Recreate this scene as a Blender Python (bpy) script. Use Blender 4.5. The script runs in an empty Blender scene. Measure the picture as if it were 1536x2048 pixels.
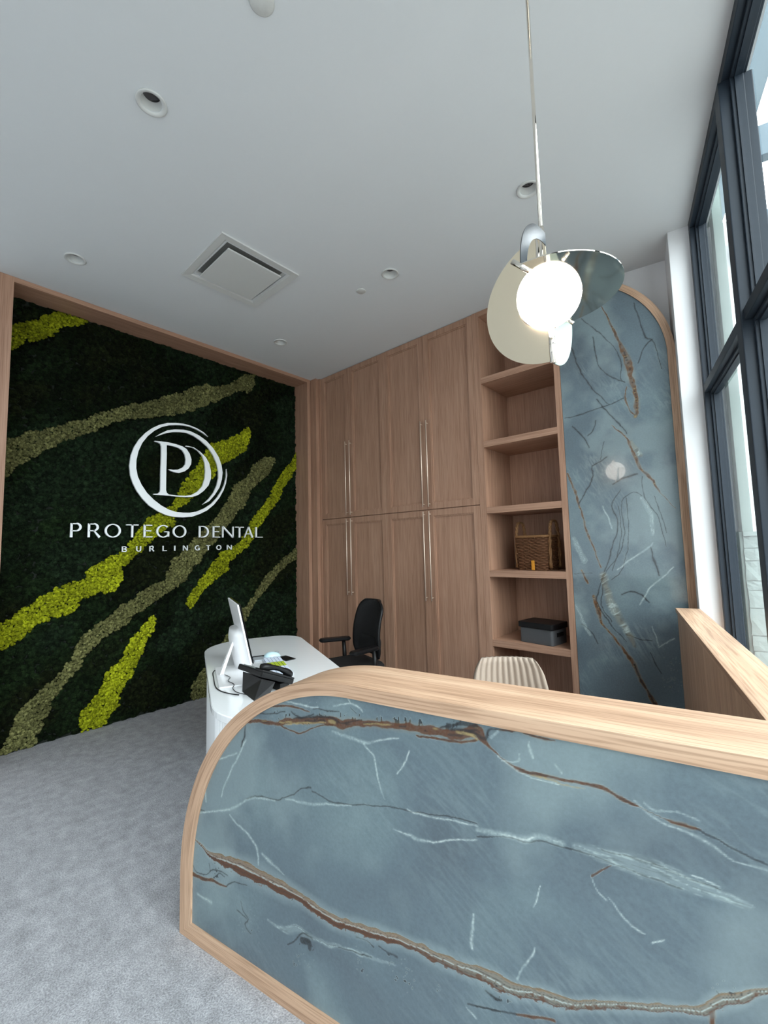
import bpy, bmesh, math, random
import numpy as np
from mathutils import Vector, Matrix
from mathutils.geometry import tessellate_polygon
R = random.Random(7)
SC = bpy.context.scene
COL = SC.collection

def srgb(r, g, b):
    f = lambda c: (c/255/12.92) if c/255 <= .04045 else ((c/255+.055)/1.055)**2.4
    return (f(r), f(g), f(b))

# ---------------------------------------------------------------- camera
cd = bpy.data.cameras.new('camera'); cam = bpy.data.objects.new('camera', cd); COL.objects.link(cam)
cd.sensor_fit = 'VERTICAL'; cd.sensor_height = 36; cd.sensor_width = 27; cd.lens = 854.4/2048*36
cd.clip_start = .02; cd.clip_end = 200
RW = [[0.7501367348649153, 0.6607864448931446, -0.025615488511504653], [-0.07455228973185049, 0.04601701432095814, -0.9961548024723481], [-0.6570668421872634, 0.7491620042677444, 0.08378219536150874]]
m = Matrix(((RW[0][0], -RW[1][0], -RW[2][0]), (RW[0][1], -RW[1][1], -RW[2][1]), (RW[0][2], -RW[1][2], -RW[2][2]))).to_4x4()
m.translation = (0, 0, 1.5); cam.matrix_world = m
SC.camera = cam

# ---------------------------------------------------------------- light and exposure
SC.view_settings.view_transform = 'Standard'; SC.view_settings.look = 'None'
SC.view_settings.gamma = 1; SC.view_settings.use_curve_mapping = False
SC.view_settings.exposure = 0.0
SC.cycles.max_bounces = 10; SC.cycles.diffuse_bounces = 5; SC.cycles.glossy_bounces = 4
SC.cycles.transparent_max_bounces = 12; SC.cycles.sample_clamp_indirect = 6
SC.cycles.use_denoising = True; SC.cycles.caustics_reflective = False; SC.cycles.caustics_refractive = False
W = bpy.data.worlds.new('sky'); SC.world = W; W.use_nodes = True
wn_ = W.node_tree; bg = wn_.nodes['Background']; SKY_STRENGTH = 4.7
# overcast sky: three times brighter overhead than at the horizon
tc_ = wn_.nodes.new('ShaderNodeTexCoord'); sx_ = wn_.nodes.new('ShaderNodeSeparateXYZ'); mr_ = wn_.nodes.new('ShaderNodeMapRange')
mr_.inputs['From Min'].default_value = 0; mr_.inputs['From Max'].default_value = 1; mr_.inputs['To Min'].default_value = SKY_STRENGTH; mr_.inputs['To Max'].default_value = SKY_STRENGTH*3
wn_.links.new(tc_.outputs['Generated'], sx_.inputs[0]); wn_.links.new(sx_.outputs['Z'], mr_.inputs['Value']); wn_.links.new(mr_.outputs[0], bg.inputs[1])
bg.inputs[0].default_value = (.93, .98, 1.0, 1)
# window portals: they only guide the sky light through the glass
ANG_W = math.radians(-77.687)              # direction in which the window wall runs towards the viewer
W0 = Vector((-.218, 3.519, 0))
XW = Vector((math.cos(ANG_W), math.sin(ANG_W), 0)); YW = Vector((-XW.y, XW.x, 0))
def wpt(s, o, z=0): return W0 + XW*s + YW*o + Vector((0, 0, z))
pl = bpy.data.lights.new('window_portal', 'AREA'); pl.shape = 'RECTANGLE'; pl.size = 7.4; pl.size_y = 3.6
pl.cycles.is_portal = True
po = bpy.data.objects.new('window_portal', pl); COL.objects.link(po)
xa, za = XW, -YW; # light shines along local -Z = into the room
mm = Matrix((( -xa.x, 0, YW.x), (-xa.y, 0, YW.y), (0, 1, 0))).to_4x4(); mm.translation = wpt(3.7, .16, 1.85); po.matrix_world = mm
GLOBE = Vector((-.485, 1.439, 2.348)); GLOBE_STRENGTH = 11.0

# ---------------------------------------------------------------- frames of reference
ANG_C = math.radians(10.263)               # arched wall and counter
JP = Vector((-1.126, 3.49, 0)); XC = Vector((math.cos(ANG_C), math.sin(ANG_C), 0)); YC = Vector((-XC.y, XC.x, 0))
def cpt(u, v, z=0): return JP + XC*u + YC*v + Vector((0, 0, z))
ANG_D = math.radians(-24.5)                # white desk
XD = Vector((math.cos(ANG_D), math.sin(ANG_D), 0)); YD = Vector((-XD.y, XD.x, 0))
def dpt(a, b, z=0): return XD*a + YD*b + Vector((0, 0, z))

# ---------------------------------------------------------------- object helpers
def clean(n): return n
def link(name, me, mat=None, parent=None, loc=(0, 0, 0), rotz=0):
    o = bpy.data.objects.new(name, me); COL.objects.link(o)
    if mat is not None and me is not None and not me.materials: me.materials.append(mat)
    o.location = loc; o.rotation_euler = (0, 0, rotz)
    if parent is not None: o.parent = parent
    return o
def thing(name, label, cat, loc=(0, 0, 0), rotz=0, group=None):
    o = link(name, None, loc=loc, rotz=rotz); o['label'] = label; o['category'] = cat
    if group: o['group'] = group
    return o
def struct(name, me, mat, loc=(0, 0, 0), rotz=0):
    o = link(name, me, mat, None, loc, rotz); o['kind'] = 'structure'; return o

class MB:
    def __init__(s): s.v = []; s.f = []; s.sm = []
    def add(s, vs, fs, smooth=False, M=None):
        b = len(s.v)
        s.v += [tuple(M @ Vector(v)) if M is not None else tuple(v) for v in vs]
        s.f += [tuple(b+i for i in f) for f in fs]; s.sm += [smooth]*len(fs); return s
    def box(s, x0, x1, y0, y1, z0, z1, bev=0.0, M=None):
        if x1 < x0: x0, x1 = x1, x0
        if y1 < y0: y0, y1 = y1, y0
        if z1 < z0: z0, z1 = z1, z0
        if bev <= 0:
            vs = [(x, y, z) for x in (x0, x1) for y in (y0, y1) for z in (z0, z1)]
            return s.add(vs, [(0,1,3,2),(4,6,7,5),(0,4,5,1),(2,3,7,6),(0,2,6,4),(1,5,7,3)], M=M)
        bm = bmesh.new(); bmesh.ops.create_cube(bm, size=1)
        for v in bm.verts: v.co = Vector(((x0+x1)/2+v.co.x*(x1-x0), (y0+y1)/2+v.co.y*(y1-y0), (z0+z1)/2+v.co.z*(z1-z0)))
        bmesh.ops.bevel(bm, geom=bm.edges[:], offset=min(bev, (x1-x0)*.45, (y1-y0)*.45, (z1-z0)*.45), segments=2, affect='EDGES', profile=.6)
        s.bm(bm, M=M); return s
    def bm(s, bm, smooth=False, M=None):
        bm.verts.ensure_lookup_table(); bm.verts.index_update()
        s.add([v.co[:] for v in bm.verts], [tuple(v.index for v in f.verts) for f in bm.faces], smooth, M); bm.free(); return s
    def tube(s, pts, r, n=10, caps=True):
        pts = [Vector(p) for p in pts]; rs = r if isinstance(r, (list, tuple)) else [r]*len(pts)
        vs = []; up = None
        for i, p in enumerate(pts):
            t = ((pts[min(i+1, len(pts)-1)]-pts[max(i-1, 0)])).normalized()
            if up is None:
                up = t.orthogonal().normalized()
            else:
                up = (up - t*up.dot(t)).normalized()
            b = t.cross(up)
            for k in range(n):
                a = 2*math.pi*k/n; vs.append(p+(up*math.cos(a)+b*math.sin(a))*rs[i])
        fs = []
        for i in range(len(pts)-1):
            for k in range(n):
                fs.append((i*n+k, i*n+(k+1) % n, (i+1)*n+(k+1) % n, (i+1)*n+k))
        if caps: fs += [tuple(range(n))[::-1], tuple((len(pts)-1)*n+k for k in range(n))]
        return s.add(vs, fs, True)
    def lathe(s, prof, n=32, M=None, smooth=True, caps=True):      # prof: (r, z)
        vs = []; fs = []
        for r, z in prof:
            for k in range(n):
                a = 2*math.pi*k/n; vs.append((r*math.cos(a), r*math.sin(a), z))
        for i in range(len(prof)-1):
            for k in range(n): fs.append((i*n+k, i*n+(k+1) % n, (i+1)*n+(k+1) % n, (i+1)*n+k))
        if caps and prof[0][0] > 1e-4: fs.append(tuple(range(n))[::-1])
        if caps and prof[-1][0] > 1e-4: fs.append(tuple((len(prof)-1)*n+k for k in range(n)))
        return s.add(vs, fs, smooth, M)
    def prism(s, poly, d0, d1, M=None, holes=()):      # poly in local xy extruded along z d0..d1
        loops = [list(poly)]+[list(h) for h in holes]
        tri = tessellate_polygon([[Vector((x, y, 0)) for x, y in l] for l in loops])
        flat = [p for l in loops for p in l]; n = len(flat)
        vs = [(x, y, d0) for x, y in flat]+[(x, y, d1) for x, y in flat]
        fs = [tuple(t) for t in tri]+[tuple(n+i for i in t[::-1]) for t in tri]
        b = 0
        for l in loops:
            k = len(l)
            for i in range(k): fs.append((b+i, b+(i+1) % k, n+b+(i+1) % k, n+b+i))
            b += k
        return s.add(vs, fs, False, M)
    def mesh(s, name='mesh'):
        me = bpy.data.meshes.new(name); me.from_pydata(s.v, [], s.f); me.update()
        if any(s.sm): me.polygons.foreach_set('use_smooth', s.sm)
        b = bmesh.new(); b.from_mesh(me); bmesh.ops.recalc_face_normals(b, faces=b.faces[:]); b.to_mesh(me); b.free()
        return me
    def obj(s, name, mat, parent=None, loc=(0, 0, 0), rotz=0):
        return link(name, s.mesh(name), mat, parent, loc, rotz)
def box(name, x0, x1, y0, y1, z0, z1, mat, parent=None, bev=.0, loc=(0, 0, 0), rotz=0):
    return MB().box(x0, x1, y0, y1, z0, z1, bev).obj(name, mat, parent, loc, rotz)
def basis(o, x, y, z):
    M = Matrix(((x[0], y[0], z[0]), (x[1], y[1], z[1]), (x[2], y[2], z[2]))).to_4x4(); M.translation = Vector(o); return M

# ---------------------------------------------------------------- numpy value noise
def _h(i, j, seed):
    n = (i*374761393 + j*668265263 + seed*1442695041) & 0x7fffffff
    n = ((n ^ (n >> 13))*1274126177) & 0x7fffffff
    return ((n ^ (n >> 16)) & 0xffff)/65535.0
def vnoise(x, y, seed=0):
    xi = np.floor(x).astype(np.int64); yi = np.floor(y).astype(np.int64); fx = x-xi; fy = y-yi
    fx = fx*fx*(3-2*fx); fy = fy*fy*(3-2*fy)
    a = _h(xi, yi, seed); b = _h(xi+1, yi, seed); c = _h(xi, yi+1, seed); d = _h(xi+1, yi+1, seed)
    return (a*(1-fx)+b*fx)*(1-fy)+(c*(1-fx)+d*fx)*fy
def fbm(x, y, seed=0, o=4):
    s = 0; a = .5
    for k in range(o): s = s+a*(vnoise(x*2**k, y*2**k, seed+k)-.5); a *= .5
    return s

# ---------------------------------------------------------------- materials
def mat(name):
    m_ = bpy.data.materials.new(name); m_.use_nodes = True; nt = m_.node_tree
    return m_, nt, nt.nodes['Principled BSDF']
def nd(nt, t, **k):
    n = nt.nodes.new(t)
    for a, b in k.items(): setattr(n, a, b)
    return n
def plain(name, col, rough=.5, metal=0, bump=0, bscale=60, var=.06, spec=.5, coat=0):
    m_, nt, p = mat(name); co = nd(nt, 'ShaderNodeTexCoord'); no = nd(nt, 'ShaderNodeTexNoise'); no.inputs['Scale'].default_value = bscale; no.inputs['Detail'].default_value = 4
    nt.links.new(co.outputs['Object'], no.inputs['Vector'])
    mx = nd(nt, 'ShaderNodeMix', data_type='RGBA'); mx.inputs['A'].default_value = (*[c*(1-var) for c in col], 1); mx.inputs['B'].default_value = (*[min(1, c*(1+var)) for c in col], 1)
    nt.links.new(no.outputs['Fac'], mx.inputs['Factor']); nt.links.new(mx.outputs['Result'], p.inputs['Base Color'])
    p.inputs['Roughness'].default_value = rough; p.inputs['Metallic'].default_value = metal; p.inputs['Specular IOR Level'].default_value = spec; p.inputs['Coat Weight'].default_value = coat
    if bump:
        b = nd(nt, 'ShaderNodeBump'); b.inputs['Strength'].default_value = bump; b.inputs['Distance'].default_value = .003
        nt.links.new(no.outputs['Fac'], b.inputs['Height']); nt.links.new(b.outputs['Normal'], p.inputs['Normal'])
    return m_
def ramp(nt, stops):
    r = nd(nt, 'ShaderNodeValToRGB'); e = r.color_ramp.elements
    e[0].position, e[0].color = stops[0][0], (*stops[0][1], 1); e[1].position, e[1].color = stops[-1][0], (*stops[-1][1], 1)
    for p_, c in stops[1:-1]:
        q = e.new(p_); q.color = (*c, 1)
    return r
def wood(name, axis='z', attr=None, tone=((168, 136, 112), (186, 153, 127), (202, 171, 145)), rough=.5, grain=.75, freq=1.0):
    m_, nt, p = mat(name)
    if attr:
        src = nd(nt, 'ShaderNodeAttribute', attribute_name=attr).outputs['Vector']; axis = 'x'
    else: src = nd(nt, 'ShaderNodeTexCoord').outputs['Object']
    s1 = tuple(k*freq for k in {'x': (.7, 16, 16), 'y': (16, .7, 16), 'z': (16, 16, .7)}[axis])
    s2 = {'x': (4, 170, 170), 'y': (170, 4, 170), 'z': (170, 170, 4)}[axis]
    outs = []
    for sc_, det, dist in ((s1, 4, .6), (s2, 3, .2)):
        mp = nd(nt, 'ShaderNodeMapping'); mp.inputs['Scale'].default_value = sc_; nt.links.new(src, mp.inputs['Vector'])
        no = nd(nt, 'ShaderNodeTexNoise'); no.inputs['Scale'].default_value = 1; no.inputs['Detail'].default_value = det; no.inputs['Distortion'].default_value = dist
        nt.links.new(mp.outputs[0], no.inputs['Vector']); outs.append(no.outputs['Fac'])
    a = [srgb(*k) for k in tone]
    r = ramp(nt, [(.3, a[0]), (.5, a[1]), (.72, a[2])]); nt.links.new(outs[0], r.inputs[0])
    r2 = ramp(nt, [(.38, (.62, .57, .53)), (.53, (1, 1, 1))]); nt.links.new(outs[1], r2.inputs[0])
    mx = nd(nt, 'ShaderNodeMix', data_type='RGBA', blend_type='MULTIPLY'); mx.inputs['Factor'].default_value = grain
    nt.links.new(r.outputs[0], mx.inputs['A']); nt.links.new(r2.outputs[0], mx.inputs['B']); nt.links.new(mx.outputs['Result'], p.inputs['Base Color'])
    p.inputs['Roughness'].default_value = rough; p.inputs['Specular IOR Level'].default_value = .35
    b = nd(nt, 'ShaderNodeBump'); b.inputs['Strength'].default_value = .12; b.inputs['Distance'].default_value = .001
    nt.links.new(outs[1], b.inputs['Height']); nt.links.new(b.outputs['Normal'], p.inputs['Normal'])
    return m_
def stone(name, rough):
    m_, nt, p = mat(name); co = nd(nt, 'ShaderNodeTexCoord').outputs['Object']
    n1 = nd(nt, 'ShaderNodeTexNoise'); n1.inputs['Scale'].default_value = 2.2; n1.inputs['Detail'].default_value = 8; n1.inputs['Distortion'].default_value = .5; nt.links.new(co, n1.inputs['Vector'])
    r = ramp(nt, [(.3, srgb(79, 90, 98)), (.5, srgb(87, 101, 109)), (.72, srgb(102, 119, 124))]); nt.links.new(n1.outputs['Fac'], r.inputs[0])
    n2 = nd(nt, 'ShaderNodeTexNoise'); n2.inputs['Scale'].default_value = 90; n2.inputs['Detail'].default_value = 6; n2.inputs['Roughness'].default_value = .7; nt.links.new(co, n2.inputs['Vector'])
    r2 = ramp(nt, [(.3, (.86, .86, .86)), (.7, (1.12, 1.12, 1.12))]); nt.links.new(n2.outputs['Fac'], r2.inputs[0])
    mx = nd(nt, 'ShaderNodeMix', data_type='RGBA', blend_type='MULTIPLY'); mx.inputs['Factor'].default_value = 1
    nt.links.new(r.outputs[0], mx.inputs['A']); nt.links.new(r2.outputs[0], mx.inputs['B'])
    at = nd(nt, 'ShaderNodeAttribute', attribute_name='vein')
    m2 = nd(nt, 'ShaderNodeMix', data_type='RGBA'); nt.links.new(at.outputs['Alpha'], m2.inputs['Factor']); nt.links.new(mx.outputs['Result'], m2.inputs['A']); nt.links.new(at.outputs['Color'], m2.inputs['B'])
    nt.links.new(m2.outputs['Result'], p.inputs['Base Color']); p.inputs['Roughness'].default_value = rough+.1; p.inputs['Specular IOR Level'].default_value = .5
    if rough < .1: p.inputs['Coat Weight'].default_value = .5; p.inputs['Coat Roughness'].default_value = .015
    return m_
def emit(name, col, s):
    m_, nt, p = mat(name); p.inputs['Base Color'].default_value = (.9, .9, .9, 1); p.inputs['Emission Color'].default_value = (*col, 1); p.inputs['Emission Strength'].default_value = s
    return m_
def moss(name, cols, scale=55, bumpd=.01):
    m_, nt, p = mat(name); co = nd(nt, 'ShaderNodeTexCoord').outputs['Object']
    v = nd(nt, 'ShaderNodeTexNoise'); v.inputs['Scale'].default_value = scale; v.inputs['Detail'].default_value = 5; v.inputs['Roughness'].default_value = .7; nt.links.new(co, v.inputs['Vector'])
    r = ramp(nt, [(.32, cols[0]), (.5, cols[1]), (.68, cols[2])]); nt.links.new(v.outputs['Fac'], r.inputs[0])
    at = nd(nt, 'ShaderNodeAttribute', attribute_name='tint'); mx = nd(nt, 'ShaderNodeMix', data_type='RGBA', blend_type='MULTIPLY'); mx.inputs['Factor'].default_value = 1
    nt.links.new(r.outputs[0], mx.inputs['A']); nt.links.new(at.outputs['Color'], mx.inputs['B']); nt.links.new(mx.outputs['Result'], p.inputs['Base Color'])
    n2 = nd(nt, 'ShaderNodeTexNoise'); n2.inputs['Scale'].default_value = scale*4; n2.inputs['Detail'].default_value = 4; nt.links.new(co, n2.inputs['Vector'])
    b = nd(nt, 'ShaderNodeBump'); b.inputs['Strength'].default_value = .9; b.inputs['Distance'].default_value = bumpd; nt.links.new(n2.outputs['Fac'], b.inputs['Height']); nt.links.new(b.outputs['Normal'], p.inputs['Normal'])
    p.inputs['Roughness'].default_value = .95; p.inputs['Specular IOR Level'].default_value = .1
    return m_
def glass(name, tint=(1, 1, 1)):
    m_, nt, p = mat(name); nt.nodes.remove(p); out = nt.nodes['Material Output']
    tr = nd(nt, 'ShaderNodeBsdfTransparent'); tr.inputs[0].default_value = (*tint, 1); gl = nd(nt, 'ShaderNodeBsdfGlossy'); gl.inputs['Roughness'].default_value = .02
    fr = nd(nt, 'ShaderNodeFresnel'); fr.inputs[0].default_value = 1.35; mx = nd(nt, 'ShaderNodeMixShader')
    ge = nd(nt, 'ShaderNodeNewGeometry'); sb = nd(nt, 'ShaderNodeMath', operation='SUBTRACT'); sb.inputs[0].default_value = 1; nt.links.new(ge.outputs['Backfacing'], sb.inputs[1])
    ml_ = nd(nt, 'ShaderNodeMath', operation='MULTIPLY'); nt.links.new(fr.outputs[0], ml_.inputs[0]); nt.links.new(sb.outputs[0], ml_.inputs[1])   # one reflection per pane
    nt.links.new(ml_.outputs[0], mx.inputs[0]); nt.links.new(tr.outputs[0], mx.inputs[1]); nt.links.new(gl.outputs[0], mx.inputs[2]); nt.links.new(mx.outputs[0], out.inputs[0])
    return m_
def carpet():
    m_, nt, p = mat('carpet'); co = nd(nt, 'ShaderNodeTexCoord').outputs['Object']
    a = nd(nt, 'ShaderNodeTexNoise'); a.inputs['Scale'].default_value = 14; a.inputs['Detail'].default_value = 6; a.inputs['Roughness'].default_value = .7; nt.links.new(co, a.inputs['Vector'])
    r = ramp(nt, [(.3, srgb(144, 144, 147)), (.5, srgb(162, 162, 166)), (.72, srgb(181, 181, 185))]); nt.links.new(a.outputs['Fac'], r.inputs[0])
    b_ = nd(nt, 'ShaderNodeTexNoise'); b_.inputs['Scale'].default_value = 170; b_.inputs['Detail'].default_value = 3; nt.links.new(co, b_.inputs['Vector'])
    r2 = ramp(nt, [(.32, (.66, .66, .67)), (.68, (1.22, 1.22, 1.22))]); nt.links.new(b_.outputs['Fac'], r2.inputs[0])
    mx = nd(nt, 'ShaderNodeMix', data_type='RGBA', blend_type='MULTIPLY'); mx.inputs['Factor'].default_value = 1
    nt.links.new(r.outputs[0], mx.inputs['A']); nt.links.new(r2.outputs[0], mx.inputs['B']); nt.links.new(mx.outputs['Result'], p.inputs['Base Color'])
    p.inputs['Roughness'].default_value = .95; p.inputs['Specular IOR Level'].default_value = .1
    b = nd(nt, 'ShaderNodeBump'); b.inputs['Strength'].default_value = .6; b.inputs['Distance'].default_value = .004; nt.links.new(b_.outputs['Fac'], b.inputs['Height']); nt.links.new(b.outputs['Normal'], p.inputs['Normal'])
    return m_
WOOD_Z = wood('oak_upright', 'z'); WOOD_X = wood('oak_lengthwise', 'x'); WOOD_Y = wood('oak_crosswise', 'y'); WOOD_G = wood('oak_bent', attr='grain')
CABT = ((159, 122, 101), (169, 131, 109), (178, 141, 119)); CAB_Z = wood('smoked_oak_upright', 'z', tone=CABT, grain=.5, freq=1.6); CAB_X = wood('smoked_oak_lengthwise', 'x', tone=CABT, grain=.5, freq=1.6); CAB_Y = wood('smoked_oak_crosswise', 'y', tone=CABT, grain=.5, freq=1.6)
STONE_A = stone('blue_quartzite_polished', .06); STONE_C = stone('blue_quartzite_honed', .3)
WALLM = plain('white_wall_paint', srgb(226, 226, 228), .85, bump=.05, bscale=120, var=.01)
CEILM = plain('white_ceiling_paint', srgb(214, 216, 218), .9, var=.01, bscale=30)
CARPET = carpet()
DARKM = plain('anthracite_window_frame', srgb(34, 43, 53), .5, var=.08, spec=.3)
SATIN = plain('satin_nickel_warm_reflection', (.95, .82, .62), .27, 1, var=.02)  # pendant disc nickel with the lamp's warm reflection put into its colour
DARKREF = plain('nickel_dark_reflection', (.14, .14, .15), .15, 1, var=.02)  # same disc nickel, darkened to stand for a dark reflection
STEEL = plain('polished_nickel', (.80, .74, .66), .06, 1, var=.02)
BRASS = plain('brushed_champagne_brass', (.92, .76, .63), .5, .75, var=.03)
WHITEG = plain('white_gloss_laminate', srgb(246, 248, 250), .12, var=.01, coat=.3)
WHITEP = plain('white_plastic', srgb(238, 238, 240), .3, var=.01)
BLACKP = plain('black_plastic', srgb(14, 14, 16), .4, var=.1, spec=.3)
BLACKF = plain('black_mesh_fabric', srgb(13, 12, 15), .8, bump=.3, bscale=300, var=.2)
FIXW = plain('white_metal_trim', srgb(206, 206, 204), .4, var=.01)
GLASS = glass('window_glass', (.97, 1, 1))
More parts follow.
